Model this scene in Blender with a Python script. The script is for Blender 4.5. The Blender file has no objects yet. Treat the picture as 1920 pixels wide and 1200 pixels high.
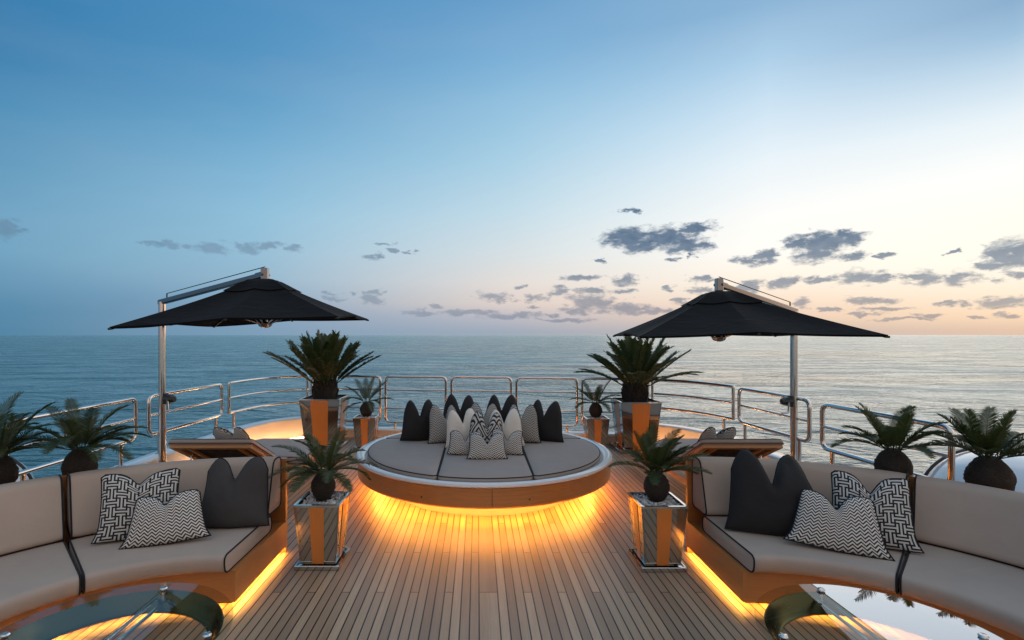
import bpy, math, random
from mathutils import Vector, Matrix, Quaternion
R = math.radians
PI = math.pi
C = bpy.context.scene.collection
S = bpy.context.scene

# ------------------------------------------------------------------ camera
FOC = 960.0            # focal length in pixels of the 1920 px wide photograph
VX, HY = 895.0, 628.0  # vanishing point of the deck seams, horizon row
cam = bpy.data.cameras.new("camera")
co = bpy.data.objects.new("camera", cam)
C.objects.link(co)
co.location = (0, 0, 2.0)
co.rotation_euler = (R(90), 0, 0)
cam.sensor_width = 36
cam.lens = 36 * FOC / 1920
cam.shift_x = (960 - VX) / 1920
cam.shift_y = (HY - 600) / 1920
cam.clip_start = 0.05
cam.clip_end = 60000
S.camera = co
S.view_settings.view_transform = 'Standard'
S.view_settings.look = 'None'
S.view_settings.exposure = 0.10
S.view_settings.gamma = 1.0


def lin(c):
    out = []
    for v in c:
        v = v / 255.0
        out.append(v / 12.92 if v <= 0.04045 else ((v + 0.055) / 1.055) ** 2.4)
    return out


class NT:
    """small node-tree writer"""
    def __init__(self, tree):
        self.t = tree
        tree.nodes.clear()

    def n(self, typ, **kw):
        nd = self.t.nodes.new(typ)
        ins = kw.pop('i', {})
        for k, v in kw.items():
            setattr(nd, k, v)
        for k, v in ins.items():
            s = nd.inputs[k]
            if isinstance(v, bpy.types.NodeSocket):
                self.t.links.new(v, s)
            else:
                s.default_value = v
        return nd

    def m(self, op, a, b=None, c=None, clamp=False):
        ins = {0: a}
        if b is not None:
            ins[1] = b
        if c is not None:
            ins[2] = c
        return self.n('ShaderNodeMath', operation=op, use_clamp=clamp, i=ins).outputs[0]

    def v(self, op, a, b=None, c=None, out=0):
        ins = {0: a}
        if b is not None:
            ins[1] = b
        if c is not None:
            ins[2] = c
        return self.n('ShaderNodeVectorMath', operation=op, i=ins).outputs[out]

    def mix(self, f, a, b):
        nd = self.n('ShaderNodeMix', data_type='RGBA')
        for idx, val in ((0, f), (6, a), (7, b)):
            s = nd.inputs[idx]
            if isinstance(val, bpy.types.NodeSocket):
                self.t.links.new(val, s)
            else:
                if idx and len(val) == 3:
                    val = (*val, 1)
                s.default_value = val
        return nd.outputs[2]

    def ramp(self, f, stops, interp='LINEAR'):
        nd = self.n('ShaderNodeValToRGB', i={0: f})
        cr = nd.color_ramp
        cr.interpolation = interp
        while len(cr.elements) < len(stops):
            cr.elements.new(0.5)
        for e, (p, c) in zip(cr.elements, stops):
            e.position = p
            e.color = (*c, 1) if len(c) == 3 else c
        return nd.outputs[0]

    def link(self, a, b):
        self.t.links.new(a, b)


# ------------------------------------------------------------------ sky (dusk)
W = bpy.data.worlds.new("World")
S.world = W
W.use_nodes = True
w = NT(W.node_tree)
tc = w.n('ShaderNodeTexCoord').outputs['Generated']
sep = w.n('ShaderNodeSeparateXYZ', i={0: w.v('NORMALIZE', tc)})
dx, dy, dz = sep.outputs
az = w.m('ARCTAN2', dx, dy)
el = w.m('ARCSINE', dz)


def px_dir(px, py):
    t = (px - VX) / FOC
    a = math.atan(t)
    e = math.atan((HY - py) / FOC * math.cos(a))
    return a, e


# columns of sky colour: pixel column -> rows of (pixel row, sRGB)
cols = [
    (0, [(0, (54, 122, 170)), (100, (60, 126, 172)), (200, (78, 140, 180)), (300, (97, 151, 185)), (400, (112, 160, 190)), (470, (112, 160, 188)), (520, (98, 147, 178)), (570, (86, 135, 166)), (620, (82, 130, 160))]),
    (480, [(0, (76, 138, 185)), (100, (84, 144, 188)), (200, (100, 157, 196)), (300, (120, 173, 206)), (400, (140, 186, 212)), (470, (146, 185, 208)), (520, (143, 178, 200)), (570, (127, 160, 186)), (620, (122, 153, 178))]),
    (960, [(0, (104, 156, 198)), (100, (120, 170, 208)), (200, (143, 188, 217)), (300, (164, 202, 223)), (400, (190, 214, 226)), (470, (207, 218, 222)), (530, (222, 215, 210)), (570, (218, 204, 196)), (595, (184, 182, 190)), (622, (156, 166, 180))]),
    (1440, [(0, (136, 175, 208)), (100, (166, 200, 226)), (200, (200, 222, 238)), (300, (228, 238, 244)), (400, (247, 247, 244)), (470, (253, 249, 241)), (530, (251, 238, 219)), (570, (244, 216, 193)), (595, (230, 202, 180)), (622, (196, 184, 178))]),
    (1900, [(0, (134, 170, 202)), (60, (154, 188, 215)), (130, (190, 214, 231)), (220, (228, 238, 243)), (320, (250, 250, 246)), (420, (254, 250, 236)), (490, (254, 248, 234)), (550, (252, 233, 208)), (590, (249, 217, 182)), (622, (222, 190, 166))]),
]
res = None
prev_az = None


def stops_of(px, rows):
    out = []
    for py, c in sorted(rows, key=lambda q: -q[0]):
        a, e = px_dir(px, py)
        out.append((max(0.0, e / (PI / 2)), lin(c)))
    top = rows[0][1]
    out.append((0.75, lin([top[0] * .95, top[1] * .98, top[2]])))
    out.append((1.0, lin((150, 180, 204))))  # unseen zenith, brightened to lift the overall light
    return out


elf = w.m('DIVIDE', el, PI / 2, clamp=True)
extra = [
    (-PI, [(0.0, lin((200, 175, 168))), (0.12, lin((240, 216, 200))), (0.35, lin((226, 218, 214))), (1.0, lin((150, 180, 204)))]),  # rear sky, out of view, made warmer and brighter as fill light
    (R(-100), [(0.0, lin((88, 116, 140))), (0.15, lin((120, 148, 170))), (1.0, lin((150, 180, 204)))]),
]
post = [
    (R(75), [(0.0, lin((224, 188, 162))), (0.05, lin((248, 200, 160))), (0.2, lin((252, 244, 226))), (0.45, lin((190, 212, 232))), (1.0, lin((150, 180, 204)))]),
    (R(125), [(0.0, lin((190, 165, 155))), (0.12, lin((226, 205, 188))), (0.3, lin((190, 196, 204))), (1.0, lin((150, 180, 204)))]),  # also out of view, warmed to add fill from behind
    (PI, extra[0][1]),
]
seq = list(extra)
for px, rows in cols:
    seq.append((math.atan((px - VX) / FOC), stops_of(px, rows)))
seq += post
for a, st in seq:
    col = w.ramp(elf, st)
    if res is None:
        res = col
    else:
        f = w.n('ShaderNodeMapRange', interpolation_type='LINEAR',
                i={0: az, 1: prev_az, 2: a, 3: 0.0, 4: 1.0}).outputs[0]
        res = w.mix(f, res, col)
    prev_az = a
sky = res

# faint soft bands of high haze
P = w.n('ShaderNodeCombineXYZ', i={0: az, 1: el, 2: 0.0}).outputs[0]
hz = w.n('ShaderNodeTexNoise', i={'Vector': w.v('MULTIPLY', P, (2.0, 9.0, 1)), 'Scale': 1.0, 'Detail': 3.0}).outputs[0]
hzf = w.n('ShaderNodeMapRange', i={0: hz, 1: .45, 2: .75, 3: 0.0, 4: .05}).outputs[0]
sky = w.mix(hzf, sky, lin((214, 200, 205)))

clouds = [
    # px, py, half width, half height (pixels of the photograph)
    (1185, 445, 52, 19), (1250, 446, 52, 20), (1290, 460, 42, 14), (1205, 462, 40, 10), (1310, 424, 34, 10), (1182, 397, 14, 5),
    (1495, 455, 34, 14), (1548, 453, 52, 18), (1590, 450, 40, 14), (1530, 478, 46, 15), (1595, 480, 30, 9), (1580, 438, 20, 9),
    (1437, 480, 24, 13), (1400, 490, 26, 9), (1895, 478, 48, 26), (1930, 470, 40, 22), (1860, 497, 30, 8), (1897, 517, 30, 10),
    (1535, 523, 30, 7), (1616, 520, 44, 13), (1655, 522, 24, 7), (1730, 524, 32, 13), (1795, 523, 40, 12), (1700, 520, 22, 8),
    (1470, 530, 26, 12), (1415, 537, 24, 13), (1318, 543, 22, 7), (1310, 523, 22, 6), (1177, 525, 26, 9), (1250, 541, 13, 5),
    (1110, 545, 30, 7), (1165, 545, 24, 5), (1048, 548, 20, 7), (1050, 538, 16, 4), (1093, 520, 38, 5), (1003, 559, 24, 7),
    (926, 556, 30, 9), (940, 562, 14, 6), (976, 538, 9, 4), (1105, 567, 46, 14), (1170, 578, 54, 10), (1081, 582, 24, 7), (1215, 584, 44, 7),
    (1278, 562, 18, 6), (1634, 562, 48, 6), (1660, 578, 44, 4), (1555, 578, 16, 4), (1500, 569, 20, 9), (1780, 570, 30, 4), (1880, 567, 56, 9), (1905, 590, 26, 6),
    (1740, 590, 40, 4), (1690, 598, 60, 3), (1840, 596, 30, 3), (1620, 588, 40, 3),
    (1128, 487, 9, 4), (1258, 488, 14, 4), (1290, 480, 10, 3), (1665, 478, 14, 4), (1780, 472, 20, 3),
    (395, 465, 36, 12), (320, 460, 18, 7), (290, 457, 18, 5), (470, 465, 26, 9), (508, 461, 20, 8), (550, 466, 18, 6), (356, 462, 20, 4),
    (10, 428, 30, 19), (700, 562, 16, 9), (705, 549, 17, 4), (622, 549, 14, 3), (660, 550, 10, 2), (696, 481, 16, 6), (738, 470, 12, 4), (722, 458, 12, 3), (775, 472, 10, 3),
    (815, 572, 16, 4), (880, 585, 64, 6), (790, 586, 34, 5), (960, 592, 60, 6), (1000, 575, 14, 4), (1060, 600, 50, 4), (1030, 589, 20, 4),
    (620, 560, 18, 5), 
]
wn_ = w.n('ShaderNodeTexNoise', i={'Vector': w.v('MULTIPLY', P, (30, 55, 1)), 'Scale': 1.0, 'Detail': 5.0, 'Roughness': .6}).outputs[1]
PW_ = w.v('ADD', P, w.v('MULTIPLY', w.v('SUBTRACT', wn_, (.5, .5, .5)), (.085, .026, 0.)))
dmin = None
for (px, py, hw, hh) in clouds:
    a, e = px_dir(px, py)
    sa = hw / FOC * math.cos(a) ** 2 * 1.25
    se = hh / FOC * math.cos(a) * 1.35
    q = w.v('MULTIPLY_ADD', PW_, (1 / sa, 1 / se, 0), (-a / sa, -e / se, 0))
    L = w.v('LENGTH', q, out=1)
    dmin = L if dmin is None else w.m('MINIMUM', dmin, L)
n1 = w.n('ShaderNodeTexNoise', i={'Vector': w.v('MULTIPLY', P, (40, 90, 1)), 'Scale': 1.0, 'Detail': 7.0, 'Roughness': .66, 'Distortion': .35}).outputs[0]
fld = w.m('ADD', w.m('SUBTRACT', 1.08, dmin), w.m('MULTIPLY', w.m('SUBTRACT', n1, 0.5), 1.75))
dens = w.n('ShaderNodeMapRange', interpolation_type='SMOOTHSTEP', i={0: fld, 1: 0.0, 2: 0.72, 3: 0.0, 4: 1.0}).outputs[0]
n2 = w.n('ShaderNodeTexNoise', i={'Vector': w.v('MULTIPLY', P, (60, 110, 1)), 'Scale': 1.0, 'Detail': 4.0}).outputs[0]
slate = w.mix(n2, lin((66, 92, 120)), lin((116, 136, 158)))
low = w.n('ShaderNodeMapRange', i={0: el, 1: 0.02, 2: 0.17, 3: 0.55, 4: 0.97}).outputs[0]
leftf = w.n('ShaderNodeMapRange', i={0: az, 1: -0.45, 2: 0.25, 3: 0.50, 4: 1.0}).outputs[0]
cf = w.m('MULTIPLY', w.m('MULTIPLY', dens, low), leftf)
sky = w.mix(cf, sky, slate)
bg = w.n('ShaderNodeBackground', i={0: sky, 1: 1.0})
wo = w.n('ShaderNodeOutputWorld', i={0: bg.outputs[0]})
W.cycles.sampling_method = 'MANUAL'
W.cycles.sample_map_resolution = 512

S.cycles.max_bounces = 8
S.cycles.glossy_bounces = 5
S.cycles.transmission_bounces = 6
S.cycles.sample_clamp_indirect = 6.0
S.cycles.use_denoising = True
S.cycles.caustics_reflective = False
S.cycles.caustics_refractive = False

# lamp added for a broad glow from the right; sun is below the horizon
sl = bpy.data.lights.new("sun", 'SUN')
sl.energy = 0.5
sl.angle = R(70)
sl.color = (1.0, .78, .6)
so = bpy.data.objects.new("sun", sl)
C.objects.link(so)
_d = Vector((math.sin(R(50)), math.cos(R(50)), math.tan(R(14))))
so.rotation_euler = _d.to_track_quat('Z', 'Y').to_euler()


# ------------------------------------------------------------------ materials
MATS = {}


def mat(name):
    m = bpy.data.materials.new(name)
    m.use_nodes = True
    t = NT(m.node_tree)
    MATS[name] = m
    return m, t


def finish(t, bsdf, disp=None):
    o = t.n('ShaderNodeOutputMaterial', i={0: bsdf.outputs[0]})


def prin(t, **i):
    ins = {}
    for k, v in i.items():
        k = {'base': 'Base Color', 'rough': 'Roughness', 'metal': 'Metallic', 'normal': 'Normal', 'ior': 'IOR',
             'spec': 'Specular IOR Level', 'coat': 'Coat Weight', 'sheen': 'Sheen Weight', 'trans': 'Transmission Weight',
             'cr': 'Coat Roughness', 'alpha': 'Alpha'}[k]
        if k == 'Base Color' and not isinstance(v, bpy.types.NodeSocket) and len(v) == 3:
            v = (*v, 1)
        ins[k] = v
    return t.n('ShaderNodeBsdfPrincipled', i=ins)


def bump(t, h, strength=.3, dist=.01, normal=None):
    i = {'Height': h, 'Strength': strength, 'Distance': dist}
    if normal is not None:
        i['Normal'] = normal
    return t.n('ShaderNodeBump', i=i).outputs[0]


def noise(t, vec, scale, detail=3.0, rough=.5, out=0, dist=0.0):
    return t.n('ShaderNodeTexNoise', i={'Vector': vec, 'Scale': scale, 'Detail': detail, 'Roughness': rough, 'Distortion': dist}).outputs[out]


def coord(t, kind='Object'):
    return t.n('ShaderNodeTexCoord').outputs[kind]


def simple(name, base, rough=.5, metal=0., var=.12, scale=6., bscale=40., bstr=.1, **kw):
    m, t = mat(name)
    oc = coord(t)
    f = noise(t, oc, scale, 4.)
    b = [c * (1 - var) for c in base]
    a = [min(1, c * (1 + var)) for c in base]
    col = t.mix(f, b, a)
    rr = t.n('ShaderNodeMapRange', i={0: noise(t, oc, scale * 2.3, 3.), 1: .3, 2: .7, 3: rough * .8, 4: min(1, rough * 1.25)}).outputs[0]
    nn = bump(t, noise(t, oc, bscale, 3.), bstr, .004)
    finish(t, prin(t, base=col, rough=rr, metal=metal, normal=nn, **kw))
    return m


def wood(name, c1, c2, axis, rough=.35, coat=0.0, scale=1.0):
    """axis: stretch vector, small along the grain"""
    m, t = mat(name)
    oc = coord(t)
    v = t.v('MULTIPLY', oc, tuple(a * scale for a in axis))
    g = noise(t, v, 1.0, 6., .65, dist=.6)
    g2 = noise(t, t.v('MULTIPLY', v, (3.5, 3.5, 3.5)), 1.0, 4.)
    col = t.mix(t.m('MULTIPLY_ADD', g2, .4, t.m('MULTIPLY', g, .6)), c1, c2)
    nn = bump(t, g, .12, .002)
    finish(t, prin(t, base=col, rough=rough, coat=coat, cr=.08, normal=nn))
    return m


def fabric(name, base, var=.08, weave=900., rough=.85, wr=.35, spec=.3):
    m, t = mat(name)
    oc = coord(t)
    f = noise(t, oc, 5., 4.)
    col = t.mix(f, [c * (1 - var) for c in base], [c * (1 + var) for c in base])
    fine = noise(t, oc, weave, 2.)
    col = t.mix(t.m('MULTIPLY', fine, .25), col, [c * .55 for c in base])
    big = noise(t, oc, 7., 3., .5, dist=.8)
    n1_ = bump(t, fine, .25, .001)
    n2_ = bump(t, big, wr, .02, n1_)
    cr_ = t.n('ShaderNodeTexNoise', noise_type='RIDGED_MULTIFRACTAL', i={'Vector': t.v('MULTIPLY', oc, (2.2, 5.5, 3.)), 'Scale': 1.0, 'Detail': 3.0, 'Roughness': .45, 'Distortion': 1.2}).outputs[0]
    n2_ = bump(t, cr_, min(1., wr * 1.6), .012, n2_)
    finish(t, prin(t, base=col, rough=rough, sheen=.04, spec=spec, normal=n2_))
    return m


# deck of narrow teak planks with black caulking, seams fore and aft
def deck_mat():
    m, t = mat('teak_deck')
    oc = coord(t)
    s = t.n('ShaderNodeSeparateXYZ', i={0: oc})
    X = t.m('SUBTRACT', s.outputs[0], .085)
    Y = s.outputs[1]
    PW = .0668
    ax = t.m('ABSOLUTE', X)
    k = t.m('DIVIDE', t.m('SUBTRACT', ax, .072), PW)        # plank coordinate outside the king plank
    idx = t.m('FLOOR', k)
    fr = t.m('FRACT', k)
    king = t.m('LESS_THAN', ax, .072)
    edge = t.m('MINIMUM', fr, t.m('SUBTRACT', 1.0, fr))
    dk = t.m('DIVIDE', t.m('ABSOLUTE', t.m('SUBTRACT', ax, .072)), PW)
    edge = t.n('ShaderNodeMix', data_type='FLOAT', i={0: king, 2: edge, 3: dk}).outputs[0]
    sgn = t.m('SIGN', X)
    idk = t.m('MULTIPLY', t.m('MULTIPLY', t.m('ADD', idx, 1.0), sgn), t.m('SUBTRACT', 1.0, king))
    # butt joints every 2.92 m, stepped plank by plank
    yy = t.m('DIVIDE', t.m('SUBTRACT', Y, 1.06), 2.92)
    yy = t.m('SUBTRACT', yy, t.m('MULTIPLY', t.m('ABSOLUTE', idk), .25))
    yf = t.m('FRACT', t.m('ADD', yy, 40.0))
    seg = t.m('FLOOR', yy)
    jd = t.m('MULTIPLY', t.m('MINIMUM', yf, t.m('SUBTRACT', 1.0, yf)), 2.92)
    jl = t.m('LESS_THAN', jd, .0042)
    gl = t.m('LESS_THAN', edge, .072)
    caulk = t.m('MAXIMUM', gl, jl)
    rnd = t.n('ShaderNodeTexWhiteNoise', noise_dimensions='2D',
              i={0: t.n('ShaderNodeCombineXYZ', i={0: idk, 1: seg, 2: 0.}).outputs[0]}).outputs[0]
    off = t.n('ShaderNodeCombineXYZ', i={0: t.m('MULTIPLY', rnd, 37.), 1: t.m('MULTIPLY', rnd, 11.), 2: 0.}).outputs[0]
    gv = t.v('ADD', t.v('MULTIPLY', oc, (70., 2.2, 1.)), off)
    g = noise(t, gv, 1., 6., .65, dist=.5)
    g2 = noise(t, t.v('ADD', t.v('MULTIPLY', oc, (260., 7., 1.)), off), 1., 3.)
    base = t.ramp(rnd, [(0., (.30, .205, .13)), (.35, (.42, .295, .19)), (.7, (.49, .35, .225)), (1., (.60, .44, .29))])
    dark = t.mix(.5, base, (.14, .095, .06))
    col = t.mix(t.n('ShaderNodeMapRange', i={0: g, 1: .3, 2: .72, 3: 0., 4: .75}).outputs[0], base, dark)
    col = t.mix(t.m('MULTIPLY', g2, .3), col, dark)
    wear = noise(t, oc, .9, 4.)
    col = t.mix(t.n('ShaderNodeMapRange', i={0: wear, 1: .4, 2: .75, 3: 0., 4: .35}).outputs[0], col, (.42, .33, .26))
    col = t.mix(caulk, col, (.010, .009, .009))
    h = t.m('SUBTRACT', t.m('MULTIPLY', g, .25), caulk)
    nn = bump(t, h, .5, .0025)
    rg = t.n('ShaderNodeMapRange', i={0: t.m('ADD', wear, t.m('MULTIPLY', g, .3)), 1: .4, 2: 1., 3: .34, 4: .55}).outputs[0]
    finish(t, prin(t, base=col, rough=rg, normal=nn, spec=.5))
    return m


deck_mat()
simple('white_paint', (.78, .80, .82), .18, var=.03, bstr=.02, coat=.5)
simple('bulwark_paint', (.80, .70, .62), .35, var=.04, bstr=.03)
simple('plinth_paint', (.50, .40, .33), .5, var=.05, bstr=.03)
simple('hull_paint', (.74, .77, .8), .15, var=.03, bstr=.02)
simple('chrome', (.64, .62, .60), .08, 1., var=.04, bscale=15., bstr=.015)
simple('ring_bronze', (.16, .135, .07), .22, 1., var=.05, bscale=20., bstr=.02)
simple('arm_steel', (.25, .25, .26), .2, 1., var=.05, bscale=20., bstr=.02)
simple('steel_dark', (.42, .42, .42), .12, 1., var=.05, bscale=20., bstr=.02)
simple('mirror_steel', (.52, .50, .47), .05, 1., var=.03, bscale=6., bstr=.02)
simple('black_plastic', (.02, .022, .024), .45)
simple('caulk_black', (.01, .01, .011), .6)
simple('soil', (.03, .02, .015), .95, bstr=.8, bscale=60.)
wood('wood_varnish_x', (.30, .095, .025), (.66, .29, .09), (1.0, 9, 34), .3, .5)
wood('wood_varnish_z', (.52, .165, .03), (.66, .24, .055), (22, 22, 1.2), .3, .4)
wood('wood_sofa', (.36, .13, .035), (.60, .26, .08), (2.0, 2.0, 26), .34, .35)
wood('wood_lounger', (.40, .19, .07), (.58, .30, .12), (3, 3, 24), .45)
fabric('taupe_fabric', (.465, .375, .32), wr=.22)
fabric('bed_fabric', (.38, .32, .29), wr=.28)
fabric('lounger_fabric', (.42, .34, .30), wr=.2)
fabric('charcoal_fabric', (.020, .019, .021), var=.25, weave=500., wr=.5)
fabric('slate_fabric', (.055, .052, .054), var=.2, weave=500., wr=.5)
fabric('cream_fabric', (.72, .68, .62), wr=.45)
fabric('piping_dark', (.012, .013, .018), wr=.05)
fabric('key_white', (.60, .59, .56), wr=.2)
fabric('key_dark', (.02, .021, .03), wr=.2)
fabric('canopy_black', (.0055, .006, .0075), var=.1, wr=.3, rough=.95, spec=.12)


def led(name, strength, col=(1., .50, .10)):
    m, t = mat(name)
    v_ = t.m('MULTIPLY', t.m('MULTIPLY_ADD', noise(t, coord(t), 4.5, 2.), 1.3, .35), strength)
    e = t.n('ShaderNodeEmission', i={0: (*col, 1), 1: v_})
    finish(t, e)
    return m


led('led_bed', 76., (1., .38, .052))
led('led_sofa', 85., (1., .45, .075))
led('led_rail', 26., (1., .56, .24))


def zig_mat():
    m, t = mat('chevron_fabric')
    uv = t.n('ShaderNodeUVMap', uv_map='UVMap').outputs[0]
    s = t.n('ShaderNodeSeparateXYZ', i={0: uv})
    u = t.m('MULTIPLY', s.outputs[0], 9.)
    tri = t.m('ABSOLUTE', t.m('SUBTRACT', t.m('MULTIPLY', t.m('FRACT', t.m('ADD', u, 50.)), 2.), 1.))
    vv = t.m('ADD', t.m('MULTIPLY', s.outputs[1], 20.), t.m('MULTIPLY', tri, 1.0))
    # little steps along each zigzag
    f = t.m('FRACT', t.m('ADD', vv, 60.))
    st = t.m('LESS_THAN', f, .5)
    oc = coord(t)
    fine = noise(t, oc, 700., 2.)
    col = t.mix(st, (.74, .71, .66), (.022, .022, .03))
    col = t.mix(t.m('MULTIPLY', fine, .12), col, (.12, .12, .13))
    nn = bump(t, noise(t, oc, 7., 3., .5, dist=.8), .3, .02, bump(t, st, .4, .001))
    finish(t, prin(t, base=col, rough=.85, normal=nn))


def herring_mat():
    m, t = mat('herringbone_fabric')
    uv = t.n('ShaderNodeUVMap', uv_map='UVMap').outputs[0]
    s = t.n('ShaderNodeSeparateXYZ', i={0: uv})
    u = t.m('MULTIPLY', s.outputs[0], 9.)
    tri = t.m('ABSOLUTE', t.m('SUBTRACT', t.m('MULTIPLY', t.m('FRACT', t.m('ADD', u, 50.)), 2.), 1.))
    vv = t.m('ADD', t.m('MULTIPLY', s.outputs[1], 14.), t.m('MULTIPLY', tri, 1.1))
    f = t.m('FRACT', t.m('ADD', vv, 60.))
    st = t.m('LESS_THAN', f, .36)
    oc = coord(t)
    col = t.mix(st, (.44, .42, .39), (.03, .03, .036))
    fine = noise(t, oc, 600., 2.)
    col = t.mix(t.m('MULTIPLY', fine, .3), col, (.08, .08, .085))
    nn = bump(t, noise(t, oc, 7., 3., .5, dist=.8), .3, .02)
    finish(t, prin(t, base=col, rough=.85, normal=nn))


def maze_mat():
    m, t = mat('diamond_fabric')
    uv = t.n('ShaderNodeUVMap', uv_map='UVMap').outputs[0]
    wob = t.n('ShaderNodeTexNoise', i={'Vector': uv, 'Scale': 3.0, 'Detail': 2.0}).outputs[1]
    uv2 = t.v('ADD', uv, t.v('MULTIPLY', wob, (.12, .12, 0)))
    s = t.n('ShaderNodeSeparateXYZ', i={0: t.v('MULTIPLY', uv2, (2.0, 1.5, 1.))})
    a = t.m('ABSOLUTE', t.m('SUBTRACT', t.m('FRACT', t.m('ADD', s.outputs[0], 20.3)), .5))
    b = t.m('ABSOLUTE', t.m('SUBTRACT', t.m('FRACT', t.m('ADD', s.outputs[1], 20.1)), .5))
    f = t.m('FRACT', t.m('MULTIPLY', t.m('ADD', a, b), 4.6))
    st = t.m('LESS_THAN', f, .5)
    col = t.mix(st, (.50, .49, .46), (.022, .023, .032))
    oc = coord(t)
    nn = bump(t, noise(t, oc, 7., 3., .5, dist=.8), .3, .02)
    finish(t, prin(t, base=col, rough=.85, normal=nn))


zig_mat()
herring_mat()
maze_mat()


def leaf_mat(name, c1, c2):
    m, t = mat(name)
    oc = coord(t)
    f = noise(t, oc, 9., 3.)
    r = t.n('ShaderNodeNewGeometry').outputs['Random Per Island']
    col = t.mix(t.m('MULTIPLY_ADD', f, .5, t.m('MULTIPLY', r, .5)), c1, c2)
    p = prin(t, base=col, rough=.42, spec=.5)
    tr = t.n('ShaderNodeBsdfTranslucent', i={0: t.mix(.5, col, (.10, .16, .02))})
    mx = t.n('ShaderNodeMixShader', i={0: .18, 1: p.outputs[0], 2: tr.outputs[0]})
    finish(t, mx)


leaf_mat('cycad_leaf', (.018, .034, .010), (.060, .084, .022))
leaf_mat('cycad_leaf_dry', (.03, .045, .016), (.08, .09, .035))
simple('cycad_bulb', (.022, .016, .012), .9, var=.5, scale=30., bscale=45., bstr=1.)
simple('stem_olive', (.10, .085, .035), .6)


def glass_mat(name, tint, refl):
    m, t = mat(name)
    tr = t.n('ShaderNodeBsdfTransparent', i={0: (*tint, 1)})
    gl = t.n('ShaderNodeBsdfGlossy', i={0: (.9, .93, .95, 1), 1: .015})
    fr = t.n('ShaderNodeFresnel', i={0: 1.5}).outputs[0]
    bf = t.n('ShaderNodeNewGeometry').outputs['Backfacing']
    f = t.m('MULTIPLY', t.m('ADD', fr, refl, clamp=True), t.m('SUBTRACT', 1.0, bf))
    mx = t.n('ShaderNodeMixShader', i={0: f, 1: tr.outputs[0], 2: gl.outputs[0]})
    finish(t, mx)


glass_mat('clear_glass', (.90, .93, .90), 0.02)
glass_mat('tinted_glass', (.84, .88, .86), 0.02)
glass_mat('mirror_glass', (.80, .87, .86), .52)


def sea_mat():
    m, t = mat('sea_water')
    oc = coord(t)
    ln = t.v('LENGTH', oc, out=1)
    def wav(sx, sy, det, d=0.3, rot=0.0):
        vv = t.n('ShaderNodeMapping', i={0: oc, 2: (0, 0, rot), 3: (sx, sy, 1)}).outputs[0]
        return noise(t, vv, 1.0, det, .55, dist=d)
    h1 = wav(.05, .09, 5., 1.2, .35)
    h2 = wav(.30, .55, 5., .9, -.25)
    h3 = wav(1.2, 2.3, 4., .6, .15)
    near = t.n('ShaderNodeMapRange', i={0: ln, 1: 15., 2: 300., 3: 1.0, 4: .0}).outputs[0]
    mid = t.n('ShaderNodeMapRange', i={0: ln, 1: 60., 2: 900., 3: 1.0, 4: .15}).outputs[0]
    b1 = bump(t, h1, .8, 3.0)
    b2 = bump(t, h2, t.m('MULTIPLY', mid, .7), .5, b1)
    b3 = bump(t, h3, t.m('MULTIPLY', near, .8), .12, b2)
    # broad wind patches
    wp = wav(.006, .03, 4., .5, .1)
    rg = t.n('ShaderNodeMapRange', i={0: wp, 1: .35, 2: .68, 3: .16, 4: .34}).outputs[0]
    col = t.mix(wp, (.010, .070, .095), (.018, .105, .13))
    df = t.n('ShaderNodeBsdfDiffuse', i={0: col, 'Normal': b3})
    gl = t.n('ShaderNodeBsdfGlossy', i={0: (.90, .92, .88, 1), 'Roughness': rg, 'Normal': b3})
    fr = t.n('ShaderNodeFresnel', i={0: 1.34, 'Normal': b3}).outputs[0]
    f = t.m('MINIMUM', t.m('MULTIPLY', fr, 1.15), .76)
    mx = t.n('ShaderNodeMixShader', i={0: f, 1: df.outputs[0], 2: gl.outputs[0]})
    finish(t, mx)


sea_mat()


def stone_mat():
    m, t = mat('white_chips')
    r = t.n('ShaderNodeNewGeometry').outputs['Random Per Island']
    col = t.ramp(r, [(0., (.30, .31, .34)), (.3, (.55, .56, .58)), (.7, (.74, .74, .74)), (1., (.85, .85, .84))])
    oc = coord(t)
    col = t.mix(t.m('MULTIPLY', noise(t, oc, 60., 4.), .4), col, (.25, .26, .28))
    finish(t, prin(t, base=col, rough=.7, normal=bump(t, noise(t, oc, 90., 3.), .4, .003)))


stone_mat()


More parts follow.
